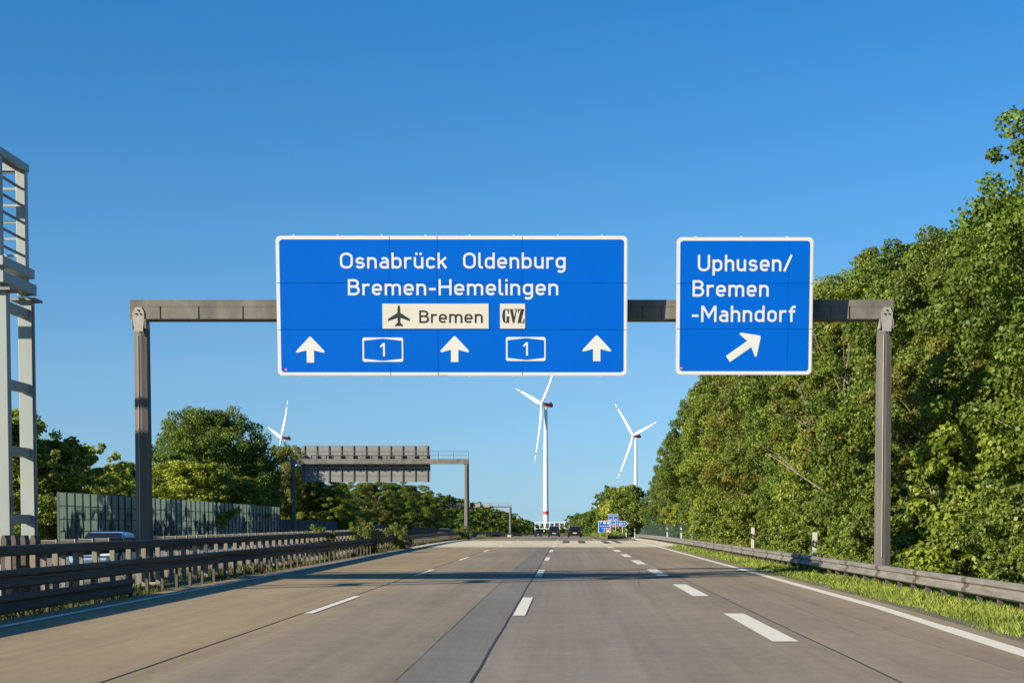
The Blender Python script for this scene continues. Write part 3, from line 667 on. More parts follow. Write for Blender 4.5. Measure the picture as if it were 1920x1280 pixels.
b = MB(); ys = PY(8, 420, 4); sweep(b, [(lxr(Y), Y, zr(Y)+.745-.31) for Y in ys], wprof(), 1); b.build('beam', M['galv_dark'], gl)
b = MB(); sweep(b, [(lxr(Y)-.02, Y, zr(Y)+.03) for Y in PY(8, 33, 4)], wprof(), 1); b.build('lower_beam', M['galv_dark'], gl)
rail_posts(gl, PY(22.8, 22.8+1.33*99, 1.33), lambda Y: lxr(Y)-.09, lambda Y: zr(Y)+.66, M['galv_dark'], .06, .07)
UX = [(0,-10.3),(54,-10.4),(85,-10.9),(90,-10.9),(120,-11)]
ux = lambda Y: lerp(UX, Y)
gu_ = empty('guard_rail', (0,0,0), 'upper box beam barrier on closely spaced posts in the median behind the low rail', 'guard rail')
b = MB(); ys = PY(10, 85, 3); pth = [(ux(Y), Y, .88) for Y in ys]+[(ux(86.5), 86.5, .88), (ux(91), 91, .55), (ux(93), 93, .42)]
sweep(b, pth, [(0,0),(.05,.03),(.05,.17),(0,.2),(-.1,.2),(-.1,0)], 1); b.build('beam', M['galv_dark'], gu_)
rail_posts(gu_, PY(18.2, 90, 1.33), lambda Y: ux(Y)-.17, lambda Y: 1.02 if Y < 86 else .8, M['galv_post'], .11, .09)
gb = empty('guard_rail', (0,0,0), 'rear median barrier with short spacer brackets on top facing the opposite carriageway', 'guard rail')
bx_ = lambda Y: -12.0-.3*min(1, max(0, (Y-50)/60))
b = MB(); ys = PY(10, 170, 4); sweep(b, [(bx_(Y), Y, zr(Y)+.70) for Y in ys], [(o, z) for o, z in wprof()], -1); b.build('beam', M['galv_dark'], gb)
proto = None
for Y in PY(20.2, 100, 1.33):
    if proto is None:
        b = MB(); b.box((0,0,0), (.34,.12,.10)); b.cm = 1; b.box((.175,0,.03), (.02,.13,.10)); b.box((0,0,.056), (.34,.12,.012)); proto = o = b.build('spacer_bracket', [M['galv_dark'], M['gusset']], gb)  # pale end and top put the bracket's lit faces into the colour
    else: o = proto.copy(); C.objects.link(o); o.parent = gb
    o.location = (bx_(Y)+.22, Y, zr(Y)+1.05)
rail_posts(gb, PY(20.2, 100, 1.33), lambda Y: bx_(Y)+.1, lambda Y: zr(Y)+.99, M['galv_post'], .09, .07)
# low concrete parapet under the rail on the bridge
b = MB(); sweep(b, [(rx(Y)-.35, Y, zr(Y)-.1) for Y in PY(100, 172, 6)], [(0,0),(0,.2),(.25,.2),(.25,0)], 1)
tag(b.build('bridge_parapet', M['concrete']), 'low pale concrete parapet below the far end of the exit guard rail', 'parapet')
# rounded protection posts round the tower foot
for i, px in enumerate((6, 24, 42, 61)):
    Y = 29.0+i*.6; p = P(px, 1003, Y); b = MB(); b.prism([(-.055,0),(.055,0),(.055,p.z+.1),(.03,p.z+.2),(-.03,p.z+.2),(-.055,p.z+.1)], 0, .26)
    o = b.build('barrier_post', M['galv_dark']); o.location = (p.x, Y, -.2)
    tag(o, 'stubby round topped steel post at the foot of the gantry tower in the median', 'post', 'stubby posts at the foot of the gantry tower')

# ---------------------------------------------------------------- marker posts
def delineator(px, yt, X, label, board=False):
    Y = X*F/(px-CX); top = P(px, yt, Y).z; z0 = zr(Y)-.15; h_ = top-z0
    d = empty('marker_post', (X, Y, z0), label, 'marker post', 'marker posts behind the right guard rail')
    b = MB(); b.prism([(-.06,0),(.06,0),(.06,h_-.06),(-.06,h_)], -.05, .05); b.build('post', M['wood_post'], d)
    b = MB(); b.prism([(-.063,h_-.38),(.063,h_-.44),(.063,h_-.22),(-.063,h_-.16)], -.053, .053); bd = b.build('black_band', M['bolt'], d)
    b = MB(); b.box((0,-.056,h_-.30), (.05,.006,.1)); b.build('reflector', M['gusset'], bd)
    if board: b = MB(); b.box((0,-.062,h_-.03), (.16,.012,.26)); b.build('number_plate', M['wood_post'], d)
delineator(1527, 1003, 8.2, 'nearest white marker post with a plate, left of the gantry foot', True)
delineator(1411, 993, 8.3, 'white marker post with a plate, midway along the exit rail', True)
delineator(1277, 988, 8.6, 'white marker post by the far end of the green mesh fence, right of its pair')
delineator(1251, 988, 8.6, 'white marker post in front of the green mesh fence, left of its pair')
delineator(1190, 990, 8.4, 'white marker post at the end of the exit rail, right of its pair')
delineator(1174, 991, 8.0, 'white marker post just right of the exit sign, smallest of all')
# green mesh fence
fy0, fy1 = 112, 185
fe = empty('mesh_fence', (9.6, fy0, zr(fy0)), 'low dark green wire mesh fence behind the rail at the bridge', 'fence')
b = MB()
for k in range(9): b.bar((0,0,.15+k*.16), (0, fy1-fy0, .15+k*.16+zr(fy1)-zr(fy0)), .02)
for i in range(int((fy1-fy0)/.5)+1): Y = i*.5; b.bar((0,Y,.1+zr(fy0+Y)-zr(fy0)), (0,Y,1.5+zr(fy0+Y)-zr(fy0)), .02)
b.build('wire_mesh', M['fence'], fe)
for i in range(13): b = MB(); Y = (fy1-fy0)*i/12; b.box((0.04,Y,.7+zr(fy0+Y)-zr(fy0)), (.06,.06,1.7)); b.build('post', M['fence'], fe)

# ---------------------------------------------------------------- exit signs in the gore
EY = 190.0; ez = zr(EY)+.2
def pole_sign(name, label, x0, x1, yt, yb, Y, poly=None):
    a = P(x0, yb, Y); c = P(x1, yt, Y); cx_ = (a.x+c.x)/2
    e_ = empty(name, (cx_, Y, zr(Y)+.25), label, 'road sign'); z0 = e_.location.z
    w_, h_ = c.x-a.x, c.z-a.z; zb_ = a.z-z0
    return e_, w_, h_, zb_
e1, w_, h_, zb_ = pole_sign('exit_information_sign', 'rectangular blue information board in the gore with white symbols and small text lines', 1121.5, 1146, 975.5, 998.5, EY+2)
for mname, ins, yy in (('white',0,-.03),('blue',.09,-.036)):
    b = MB(); b.prism(rrect(-w_/2+ins, w_/2-ins, zb_+ins, zb_+h_-ins, .1), yy, .03-ins*.1); b.build('blue_face' if mname == 'blue' else 'panel', M[mname], e1)
b = MB()
for x, sz in ((-.02,.22),(.42,.22)): flat(b, [(x-.14,zb_+h_*.72),(x+.14,zb_+h_*.72),(x+.14,zb_+h_*.9),(x-.14,zb_+h_*.9)], -.042)
for k, (wa, wb_) in enumerate(((-.6,.55),(-.35,.5),(-.2,.45))):
    x = wa
    rr = random.Random(k)
    while x < wb_: L_ = rr.uniform(.1,.3); flat(b, [(x,zb_+h_*(.52-.18*k)),(x+L_,zb_+h_*(.52-.18*k)),(x+L_,zb_+h_*(.58-.18*k)),(x,zb_+h_*(.58-.18*k))], -.042); x += L_+.05
b.build('symbols', M['white'], e1)
mb = MB(); text(mb, 'PP', -.58, -.58+.32*.57+.6, zb_+h_*.73, .27, -.042) if False else [ribbon(mb, [(-.55+px*.3, zb_+h_*.73+pz*.3) for px, pz in st], .05, -.042-.001*j) for j, st in enumerate(GL['P'][1])]
mb.build('parking_letter', M['white'], e1)
for x in (-w_*.4, w_*.4): b = MB(); b.tube([(x,.08,-.5),(x,.08,zb_+h_-.1)], .05, 8); b.build('pole', M['aluminium'], e1)
e2, w_, h_, zb_ = pole_sign('exit_arrow_sign', 'blue arrow shaped exit sign with white word pointing right in the gore', 1142, 1178, 976, 986.8, EY)
def arrowp(i): return [(-w_/2+i,zb_+i),(w_*.36-i*.4,zb_+i),(w_/2-i*1.6,zb_+h_/2),(w_*.36-i*.4,zb_+h_-i),(-w_/2+i,zb_+h_-i)]
b = MB(); b.prism(arrowp(0), -.03, .03); b.build('panel', M['white'], e2)
b = MB(); b.prism(arrowp(.07), -.036, .02); b.build('blue_face', M['blue'], e2)
mb = MB(); text(mb, 'Ausfahrt', -w_/2+.16, w_*.34, zb_+h_*.26, h_*.50, -.042, stroke=.17); mb.build('lettering', M['white'], e2)
for x in (-w_*.38, w_*.2): b = MB(); b.tube([(x,.08,-.5),(x,.08,zb_+h_+.0)], .05, 8); b.build('pole', M['aluminium'], e2)
for px0, px1, lab in ((1141,1149.6,'small square blue sign on top of the exit arrow sign, left of two'),(1150.4,1159,'small square blue sign on top of the exit arrow sign, right of two')):
    e3, w_, h_, zb_ = pole_sign('small_blue_sign', lab, px0, px1, 963, 975.2, EY-.1)
    b = MB(); b.prism(rrect(-w_/2, w_/2, zb_, zb_+h_, .04), -.02, .02); b.build('panel', M['white'], e3)
    b = MB(); b.prism(rrect(-w_/2+.045, w_/2-.045, zb_+.045, zb_+h_-.045, .03), -.026, .01); b.build('blue_face', M['blue'], e3)
    b = MB(); zc = zb_+h_*.2; flat(b, [(-.15,zc-.03),(.02,zc-.03),(.02,zc-.09),(.15,zc),(.02,zc+.09),(.02,zc+.03),(-.15,zc+.03)], -.032); b.build('arrow', M['white'], e3); b = MB()
    for k in range(3): x = -.16+k*.12; flat(b, [(x,zb_+h_*.62),(x+.08,zb_+h_*.62),(x+.08,zb_+h_*.78),(x,zb_+h_*.78)], -.032)
    b.build('symbols', M['white'], e3)
    b = MB(); b.tube([(0,.06,.5),(0,.06,zb_+h_-.1)], .04, 8); b.build('pole', M['aluminium'], e3)
e4, w_, h_, zb_ = pole_sign('chevron_marker', 'red and white chevron marker at the tip of the gore below the exit sign', 1136.5, 1143.5, 990, 1003, EY-12)
b = MB(); b.prism([(-w_/2,zb_-.1),(w_/2,zb_-.1),(w_/2,zb_+h_),(-w_/2,zb_+h_)], -.03, .03); b.build('panel', M['white'], e4)
b = MB()
for k in range(2):
    z = zb_+.08+k*h_*.5; flat(b, [(-w_/2,z),(0,z+.2),(w_/2,z),(w_/2,z+.17),(0,z+.37),(-w_/2,z+.17)], -.034)
b.build('red_chevron', M['red'], e4)

# ---------------------------------------------------------------- noise barriers
def noise_wall(X, y0, y1, h_, step, label, mp_, panels=True):
    nw = empty('noise_barrier', (X, y0, zr(y0)-.5), label, 'noise barrier'); n = int((y1-y0)/step)
    b = MB()
    for i in range(n):
        a = i*step; dz = zr(y0+a)-zr(y0); b.box((0, a+step/2, h_/2+.25+dz), (.04, step-.1, h_+.5))
    b.build('panel', mp_, nw)
    if panels:
        b = MB()
        for k in (.30,.52,.76): b.bar((.03, 0, .5+h_*k), (.03, n*step, .5+h_*k+zr(y1)-zr(y0)), .05)
        b.build('cross_rail', M['wall_frame'], nw)
    proto = None
    for i in range(min(n+1, 100)):
        if proto is None: b = MB(); b.box((0,0,h_/2+.25), (.12,.09,h_+.52)); proto = o = b.build('post', M['wall_frame'], nw)
        else: o = proto.copy(); C.objects.link(o); o.parent = nw
        o.location = (0.02, i*step, zr(y0+i*step)-zr(y0))
    return nw
noise_wall(-30, 90.3, 161, 3.32, 1.52, 'cloudy green panelled noise barrier beyond the opposite carriageway with stained lower panels', M['wall_panel'])
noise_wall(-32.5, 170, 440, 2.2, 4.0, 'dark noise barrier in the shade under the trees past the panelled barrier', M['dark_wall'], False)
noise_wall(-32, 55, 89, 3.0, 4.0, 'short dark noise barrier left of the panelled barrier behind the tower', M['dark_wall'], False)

# ---------------------------------------------------------------- wind turbines
def turbine(hx, hy, Y, Lb, psi, th0, label, pit=0):
    hub = P(hx, hy, Y); base = zr(min(Y, 1300))-2
    t = empty('wind_turbine', (hub.x, Y, base), label, 'wind turbine', 'wind turbines on the horizon')
    hz = hub.z-base; a = Vector((-math.sin(psi), -math.cos(psi), 0)); tl = R(6.5)
    a2 = a*math.cos(tl)+Vector((0,0,math.sin(tl))); e = Vector((math.cos(psi), -math.sin(psi), 0)); u = Vector((0,0,1))*math.cos(tl)-a*math.sin(tl)
    k = Lb/62
    tc = -a*4.6*k                          # tower axis behind the hub
    b = MB(); zs = [0, hz*.055, hz*.09, hz*.35, hz*.7, hz-2.6*k]; rs = [3.05,2.95,2.9,2.5,2.05,1.6]
    for i in range(5):
        b.cm = 0; b.tube([(tc.x,tc.y,zs[i]),(tc.x,tc.y,zs[i+1])], [rs[i]*k,rs[i+1]*k], 20, cap=False)
    tw_ = b.build('tower', [M['turbine'], M['red']], t, smooth=True)
    b = MB(); zb0 = P(1020, 964, Y).z-base; zb1 = P(1020, 957.5, Y).z-base
    b.tube([(tc.x,tc.y,zb0),(tc.x,tc.y,zb1)], [2.98*k,2.96*k], 20, cap=False); b.build('red_band', M['red'], tw_, smooth=True)
    b = MB(); q = Matrix((e, -a2, u)).transposed()
    hc = Vector((0,0,hz))
    b.box(hc-a2*7.2*k-u*.1, (3.6*k, 9.5*k, 3.5*k), q); na = b.build('nacelle', M['red'], t, bevel=.5*k)
    b = MB(); b.box(hc-a2*9.2*k+u*2.5*k, (2.6*k, 2.2*k, 1.7*k), q); b.build('cooler', M['sign_back'], na)
    b = MB(); b.tube([hc-a2*2.6*k, hc-a2*1.2*k, hc+a2*.8*k, hc+a2*1.9*k, hc+a2*2.3*k], [1.7*k,1.95*k,1.8*k,1.1*k,.3*k], 14); b.build('hub', M['turbine'], t, smooth=True)
    for j in range(3):
        th = R(th0+120*j); d = e*math.sin(th)+u*math.cos(th); cross = d.cross(a2); chd = cross*math.cos(R(pit))-a2*math.sin(R(pit)); thd = a2*math.cos(R(pit))+cross*math.sin(R(pit))
        b = MB(); st = [(0,1.3,1.3),(.05,1.3,1.3),(.18,2.3,.7),(.35,1.95,.5),(.6,1.4,.32),(.82,.98,.2),(.88,.8,.17),(.91,.56,.13),(.955,.42,.1),(.99,.22,.06),(1,.06,.03)]
        rings = []
        for s_, ch, thk in st:
            c_ = hc+d*(Lb*s_)+a2*(Lb*(.045*s_+.06*s_*s_))
            n = 10; rings.append([c_+(chd*(math.cos(2*math.pi*q_/n)*ch-(ch-1.3)*.45)+thd*math.sin(2*math.pi*q_/n)*thk)*k for q_ in range(n)])
        for i in range(len(rings)-1):
            b.cm = 1 if i in (5, 9) else 0
            b.add(rings[i]+rings[i+1], [(x, (x+1) % 10, 10+(x+1) % 10, 10+x) for x in range(10)])
        b.build('blade', [M['turbine'], M['red']], t, smooth=True)
turbine(1015.5, 757, 1540, 62, R(66.6), 47.6, 'largest white wind turbine standing between the two blue signs with red tower band')
turbine(1187, 816, 2060, 62, R(57.5), 76.5, 'white wind turbine rising above the trees at the exit, below the blue signs')
turbine(527.5, 820, 1950, 62, R(67), 44.4, 'white wind turbine half hidden behind the big round tree', 30)

# ---------------------------------------------------------------- cars
def car(name, label, loc, rz, paint, L=4.45, W=1.84, Hh=1.5, suv=False):
    cr = empty(name, loc, label, 'car', None, rz)
    pm = mat('car_paint_'+name, paint, .22, .35, spec=.6)
    hw_ = W/2; g0 = .2; belt = .62*Hh
    # body: lofted sections along length (front at -y)
    sec = [(-L/2,.72,.36,.52),(-L/2+.12,.88,.24,.68),(-L/2+.55,.97,.2,.80),(-L/2+1.15,1.0,.2,belt),(0,1.0,.2,belt+.02),(L/2-.7,1.0,.2,belt+.06),(L/2-.2,.97,.22,belt+.05),(L/2,.9,.34,belt-.12)]
    b = MB(); rings = []
    for y, kw_, z0, z1 in sec:
        x = hw_*kw_; rings.append([(-x*.93,y,z0),(x*.93,y,z0),(x,y,z0+.15),(x,y,z0+(z1-z0)*.6),(x*.93,y,z1),(-x*.93,y,z1),(-x,y,z0+(z1-z0)*.6),(-x,y,z0+.15)])
    for i in range(len(rings)-1): b.add(rings[i]+rings[i+1], [(k, (k+1) % 8, 8+(k+1) % 8, 8+k) for k in range(8)])
    b.add(rings[0], [tuple(range(8))]); b.add(rings[-1], [tuple(range(8))])
    b.build('body', pm, cr, bevel=.03)
    rb = L/2-(.35 if suv else .75); rt = L/2-(.55 if suv else 1.15)
    wl = [(-L/2+1.2,belt-.01,.90),(-L/2+1.95,Hh-.06,.74),(-L/2+2.4,Hh,.72),(rt,Hh-.05,.72),(rb,belt+.04,.88)]
    b = MB(); rings = [[(-hw_*k_,y,z) for y, z, k_ in wl], [(hw_*k_,y,z) for y, z, k_ in wl]]
    n = 5; b.add(rings[0]+rings[1], [tuple(range(n)), tuple(range(n,2*n))]+[(i,i+1,n+i+1,n+i) for i in range(n-1)])
    b.build('roof', pm, cr, bevel=.04)
    def pane(name_, pts): mb = MB(); n_ = len(pts); mb.add(pts, [tuple(range(n_))]); mb.build(name_, M['glass'], cr)
    def lp(a, b_, t): return tuple(a[i]+(b_[i]-a[i])*t for i in range(3))
    A = lambda i, s: (s*hw_*wl[i][2], wl[i][0], wl[i][1])
    def off(p, d): return (p[0]+d[0], p[1]+d[1], p[2]+d[2])
    f4 = [A(0,-.94),A(0,.94),A(1,.94),A(1,-.94)]; pane('windscreen', [off(p,(0,-.035,.02)) for p in f4])
    r4 = [lp(A(4,-.92),A(3,-.92),.12),lp(A(4,.92),A(3,.92),.12),lp(A(4,.92),A(3,.92),.9),lp(A(4,-.92),A(3,-.92),.9)]; pane('rear_window', [off(p,(0,.035,.02)) for p in r4])
    for s in (-1, 1):
        for u0, u1 in ((.04,.48),(.52,.95)):
            bt = lambda u_: lp(A(0,s),A(4,s),u_); tp = lambda u_: lp(lp(A(1,s),A(2,s),.2),A(3,s),u_)
            q = [lp(bt(.1+u0*.85),tp(u0),.10), lp(bt(.1+u1*.85),tp(u1),.10), lp(bt(.1+u1*.85),tp(u1*.98),.86), lp(bt(.1+u0*.85),tp(max(u0,.03)),.86)]
            pane('side_window', [off(p,(s*.03,0,0)) for p in q])
        for y in (-L/2+.85, L/2-.85):
            mb = MB(); mb.tube([(s*(hw_-.2),y,.32),(s*(hw_+.012),y,.32)], .32, 18); wh = mb.build('wheel', M['tyre'], cr)
            mb = MB(); mb.tube([(s*(hw_+.0),y,.32),(s*(hw_+.025),y,.32)], .2, 14); mb.build('rim', M['rim'], wh)
        mb = MB(); mb.box((s*hw_*.76, L/2-.045, belt-.1), (.3,.12,.17)); mb.build('tail_light', M['lamp_red'], cr, bevel=.02)
        mb = MB(); mb.box((s*hw_*.66, -L/2+.08, .6), (.36,.16,.13)); mb.build('headlight', M['lamp_clear'], cr, bevel=.02)
        mb = MB(); mb.box((s*(hw_+.08), -L/2+1.55, belt+.06), (.18,.1,.12)); mb.build('wing_mirror', pm, cr, bevel=.02)
    mb = MB(); mb.box((0, L/2+.006, .62), (.52,.012,.12)); mb.build('number_plate', M['white'], cr)
    mb = MB(); mb.box((0, L/2-.02, .36), (W*.7,.1,.14)); mb.build('bumper', M['tyre'], cr, bevel=.02)
    return cr
def at_road(px, Y, dz=0): return ((px-CX)/F*Y, Y, zr(Y)+dz)
car('dark_suv', 'black car seen from behind, nearest of the three ahead, right of the centre line', at_road(1077.5, 208), math.pi, (.012,.011,.014), 4.5, 1.85, 1.58, True)
car('dark_van', 'dark van seen from behind in the middle of the three cars ahead', at_road(1039, 248), math.pi, (.02,.019,.022), 4.9, 1.9, 1.78, True)
car('dark_car', 'smallest dark car far ahead on the left lane beside the van', at_road(1009, 400), math.pi, (.014,.014,.016), 4.4, 1.8, 1.5)
car('oncoming_car', 'pale blue oncoming car seen over the median rails in front of the noise barrier', ((202-CX)/F*60, 60, -.26), 0, (.28,.42,.58), 4.6, 1.85, 1.42)
car('silver_car', 'small pale car far away on the opposite carriageway, left of two', at_road(833, 225, -.2), 0, (.45,.47,.48))
car('silver_car', 'small pale car far away on the opposite carriageway, right of two', at_road(855, 262, -.2), 0, (.35,.37,.40))

# ---------------------------------------------------------------- trees
def crown_mesh(name, seed, clumps, n, leaf, flatten=.75, inner=.25):
    rg = np.random.default_rng(seed); c = np.array([k[:3] for k in clumps]); r = np.array([k[3] for k in clumps])
    wgt = r**2; idx = rg.choice(len(c), n, p=wgt/wgt.sum())
    d = rg.normal(size=(n,3)); d /= np.linalg.norm(d, axis=1)[:,None]
    # bumpy clump surfaces
    rad = np.where(rg.random(n) < inner, rg.random(n)**.5*.8, rg.normal(.92, .10, n)) * (1+.16*np.sin(d[:,0]*5+idx)*np.cos(d[:,1]*6+idx*2)+.12*np.sin(d[:,2]*9+idx*3))
    p = c[idx]+d*(r[idx]*rad)[:,None]*np.array([1,1,flatten])
    nrm = d*.8+rg.normal(size=(n,3))*.75+np.array([0,0,.45]); nrm /= np.linalg.norm(nrm,axis=1)[:,None]
    t = np.cross(nrm, rg.normal(size=(n,3))); t /= np.linalg.norm(t,axis=1)[:,None]; bt = np.cross(nrm, t)
    L = leaf*rg.uniform(.6,1.3,n)[:,None]; Wd = L*rg.uniform(.32,.5,n)[:,None]
    fold = nrm*L*rg.uniform(-.12,.2,n)[:,None]
    v = np.stack([p-t*L*.5, p+bt*Wd+fold, p+t*L*.5, p-bt*Wd+fold], 1).astype(np.float32)
    f = (np.arange(n)[:,None]*4+np.array([0,1,2,3])).astype(np.int32)
    me = bpy.data.meshes.new(name); me.vertices.add(4*n); me.vertices.foreach_set('co', v.ravel()); me.loops.add(4*n); me.loops.foreach_set('vertex_index', f.ravel())
    me.polygons.add(n); me.polygons.foreach_set('loop_start', np.arange(n, dtype=np.int32)*4); me.update(calc_edges=True)
    ct = rg.uniform(-.28,.28,len(c))
    tone = np.clip(rg.normal(.45,.2,n)+ct[idx], 0, 1)
    at = me.attributes.new('tone','FLOAT','POINT'); at.data.foreach_set('value', np.repeat(tone,4).astype(np.float32))
    me.materials.append(M['leaf']); return me
def clump_set(seed, hgt, rad, zlo, n, shape='round', cr=.27):
    rg = random.Random(seed); out_ = []
    for i in range(n):
        f = (i+rg.random())/n; z = zlo+(hgt-zlo)*f
        if shape == 'round': prof = math.sqrt(max(.02, 1-((f-.42)/.6)**2))
        elif shape == 'bushy': prof = (1-max(0, f-.35)**1.8*2.0)*(.85+.15*min(1, f*4))
        else: prof = math.sqrt(max(.03, 1-((f-.55)/.5)**2))
        prof = max(.12, prof)
        a = i*2.39996+rg.uniform(-.5,.5); q = rad*prof*rg.uniform(.35,.9)
        if rg.random() < .25: q *= .4
        rc = rad*cr*rg.uniform(.6,1.35)*(1-.35*f)
        out_.append((math.cos(a)*q, math.sin(a)*q, min(z, hgt-rc*.6), rc))
    # sprigs that break the outline
    for i in range(n):
        a = rg.uniform(0, 6.28); f = rg.uniform(.25,1.0)
        prof = math.sqrt(max(.03, 1-((f-.42)/.62)**2))
        out_.append((math.cos(a)*rad*prof*rg.uniform(.9,1.08), math.sin(a)*rad*prof*rg.uniform(.9,1.08), zlo+(hgt-zlo)*f+rg.uniform(-.2,.35), rad*.085*rg.uniform(.6,1.4)))
    return out_
def trunk_mb(seed, hgt, rad, clumps, r0, nl):
    rg = random.Random(seed); b = MB(); pts = [Vector((0,0,-.6))]
    for i in range(1, 8): pts.append(Vector((rg.uniform(-.25,.25)*i*.4, rg.uniform(-.25,.25)*i*.4, hgt*.85*i/7)))
    b.tube(pts, [r0*(1.15-.95*i/7) for i in range(8)], 9)
    big = sorted(clumps, key=lambda k: -k[3])[:nl]
    for k in big:
        tgt = Vector(k[:3]); i = max(1, min(6, int(tgt.z/(hgt*.85)*7*.62))); s0 = pts[i]; md = s0.lerp(tgt, .5)+Vector((rg.uniform(-.3,.3), rg.uniform(-.3,.3), rg.uniform(0,.5)))
        rr = r0*.42*(1-.09*i); b.tube([s0, s0.lerp(md,.5)+Vector((rg.uniform(-.1,.1),)*3), md, md.lerp(tgt,.6)+Vector((0,0,rg.uniform(-.1,.2))), tgt], [rr,rr*.8,rr*.6,rr*.4,rr*.18], 6)
        for _ in range(2):
            e_ = tgt+Vector((rg.uniform(-1,1),rg.uniform(-1,1),rg.uniform(-.3,1)))*k[3]; b.tube([md, md.lerp(e_,.5)+Vector((0,0,.15)), e_], [rr*.4,rr*.28,rr*.08], 5)
    return b
PROTO = {}
def make_proto(key, seed, hgt, rad, zlo, nc, nleaf, leaf, shape, r0, nl, cr=.27, inner=.25):
    cl = clump_set(seed, hgt, rad, zlo, nc, shape, cr); cm = crown_mesh('crown', seed, cl, nleaf, leaf, inner=inner)
    tm = trunk_mb(seed, hgt, rad, cl, r0, nl)
    PROTO[key] = [cm, tm, None, hgt, rad]
make_proto('wood_a', 11, 11.5, 4.6, .6, 120, 150000, .125, 'bushy', .26, 26, .20, .15)
make_proto('wood_b', 12, 11.5, 4.3, .8, 150, 140000, .115, 'bushy', .24, 30, .17, .15)
make_proto('wood_c', 13, 12.5, 4.4, 1.5, 80, 115000, .13, 'round', .28, 34, .21, .15)
make_proto('oak', 14, 13, 4.5, 1.0, 120, 130000, .13, 'tall', .3, 34, .21, .2)
make_proto('shrub_a', 15, 3.4, 2.1, .1, 44, 26000, .12, 'bushy', .07, 12, .24)
make_proto('shrub_b', 16, 3.8, 1.9, .1, 26, 17000, .13, 'round', .07, 10, .3)
make_proto('round_tree', 17, 13.2, 7.0, .6, 170, 150000, .19, 'round', .34, 24, .24)
make_proto('small_tree', 18, 7.0, 3.2, .6, 60, 48000, .16, 'round', .18, 14, .27)
make_proto('twiggy_tree', 23, 9.5, 3.0, 2.2, 40, 24000, .11, 'tall', .12, 40, .15, .3)
make_proto('thin_tree', 19, 8.0, 3.4, 3.2, 22, 7500, .24, 'tall', .17, 22, .22, .4)
make_proto('far_tree', 20, 10, 4.8, .4, 44, 16000, .36, 'bushy', .25, 8)
make_proto('median_bush', 21, 1.5, 1.1, .05, 24, 7000, .08, 'round', .03, 10, .3)
RGT = random.Random(77)
def plant(key, name, cat, X, Y, height, label, group, tint, wide=1.0, z0=None):
    cm, tm, tmesh, hgt, rad = PROTO[key]
    s = height/hgt; z = (zr(Y)-.35) if z0 is None else z0
    r_ = empty(name, (X, Y, z), label, cat, group, RGT.uniform(0, 6.28)); r_.scale = (s*wide, s*wide, s)
    o = bpy.data.objects.new('crown', cm); C.objects.link(o); o.parent = r_; o.color = (*tint, 1)
    if tmesh is None:
        t = tm.build('trunk' if 'bush' not in key and 'shrub' not in key else 'stem', M['bark'], r_, smooth=True); PROTO[key][2] = t.data
    else:
        t = bpy.data.objects.new('trunk' if 'bush' not in key and 'shrub' not in key else 'stem', tmesh); C.objects.link(t); t.parent = r_
    return r_
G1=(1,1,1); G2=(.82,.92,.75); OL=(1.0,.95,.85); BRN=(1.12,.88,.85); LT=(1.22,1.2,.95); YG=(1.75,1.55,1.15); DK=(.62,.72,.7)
def by_px(px, yt, X): 
    Y = X*F/(px-CX); return Y, P(px, yt, Y).z-(zr(Y)-.35)
# right hand wood: front row
front = [('wood_a',1985,392,14.2,G1),('wood_c',1905,432,13.8,OL),('wood_b',1822,448,14.0,G1),('wood_a',1752,456,13.8,G2),('wood_c',1685,482,14.0,OL),('wood_b',1620,512,13.8,LT),('wood_a',1560,560,13.8,G2),
         ('wood_c',1503,600,14.0,G1),('wood_b',1455,640,13.8,BRN),('wood_a',1412,668,13.8,LT),('wood_c',1376,690,14.0,OL),('wood_b',1350,716,14.2,G2)]
for k, px, yt, X, tint in front:
    Y, h_ = by_px(px, yt, X); plant(k, 'broadleaf_tree', 'tree', X, Y, h_, 'leafy tree in the dense front row of the wood behind the exit sign', 'front row trees of the roadside wood', tint, .9)
for k, px, yt, X, tint in (('wood_c',1302,775,13.6,G2),('wood_a',1280,815,13.6,G1),('wood_b',1262,850,13.8,OL),('wood_a',1240,893,14.5,G2)):
    Y, h_ = by_px(px, yt, X); plant(k, 'broadleaf_tree', 'tree', X, Y, h_, 'leafy tree where the roadside wood steps down beside the distant turbine', 'trees at the far end of the roadside wood', tint, .7)
for k, px, yt, X, tint in (('far_tree',1190,915,14.2,G1),('far_tree',1168,913,13,YG),('far_tree',1150,915,14.2,G1),('far_tree',1134,930,13,G2)):
    Y, h_ = by_px(px, yt, X); plant(k, 'broadleaf_tree', 'tree', X, Y, h_, 'low rounded tree behind the blue exit signs', 'low trees behind the exit signs', tint)
Y, h_ = by_px(2088, 175, 14.5); plant('oak', 'tall_oak_tree', 'tree', 14.5, Y, h_, 'tall tree at the right edge rising highest above the wood', None, G2)
for px, yt, X, lab in ((1612, 600, 12.2, 'twiggy brownish tree with bare pale limbs standing left of the right gantry leg'), (1790, 640, 12.0, 'twiggy brownish tree with bare pale limbs between the right gantry leg and bright bush')):
    Y, h_ = by_px(px, yt, X); plant('twiggy_tree', 'twiggy_tree', 'tree', X-.7, Y-2, h_, lab, None, (1.15,.92,.95), 1.1)
# second and third rows fill the wood
for i in range(15):
    Y = 38+i*11+RGT.uniform(-3,3); X = 18.5+RGT.uniform(-1.5,1.5)
    px = CX+X/Y*F; yt = np.interp(px, [1215,1260,1310,1330,1540,1600,1720,1850,1900,2400], [925,830,790,745,590,530,475,455,430,430])
    h_ = min(15, P(px, yt+14, Y).z-(zr(Y)-.35)); plant(RGT.choice(['wood_a','wood_b','wood_c']), 'broadleaf_tree', 'tree', X, Y, max(7, h_), 'shaded tree deeper in the roadside wood behind its front row', 'trees deeper in the roadside wood', RGT.choice([G1,G2,OL]), 1.0)
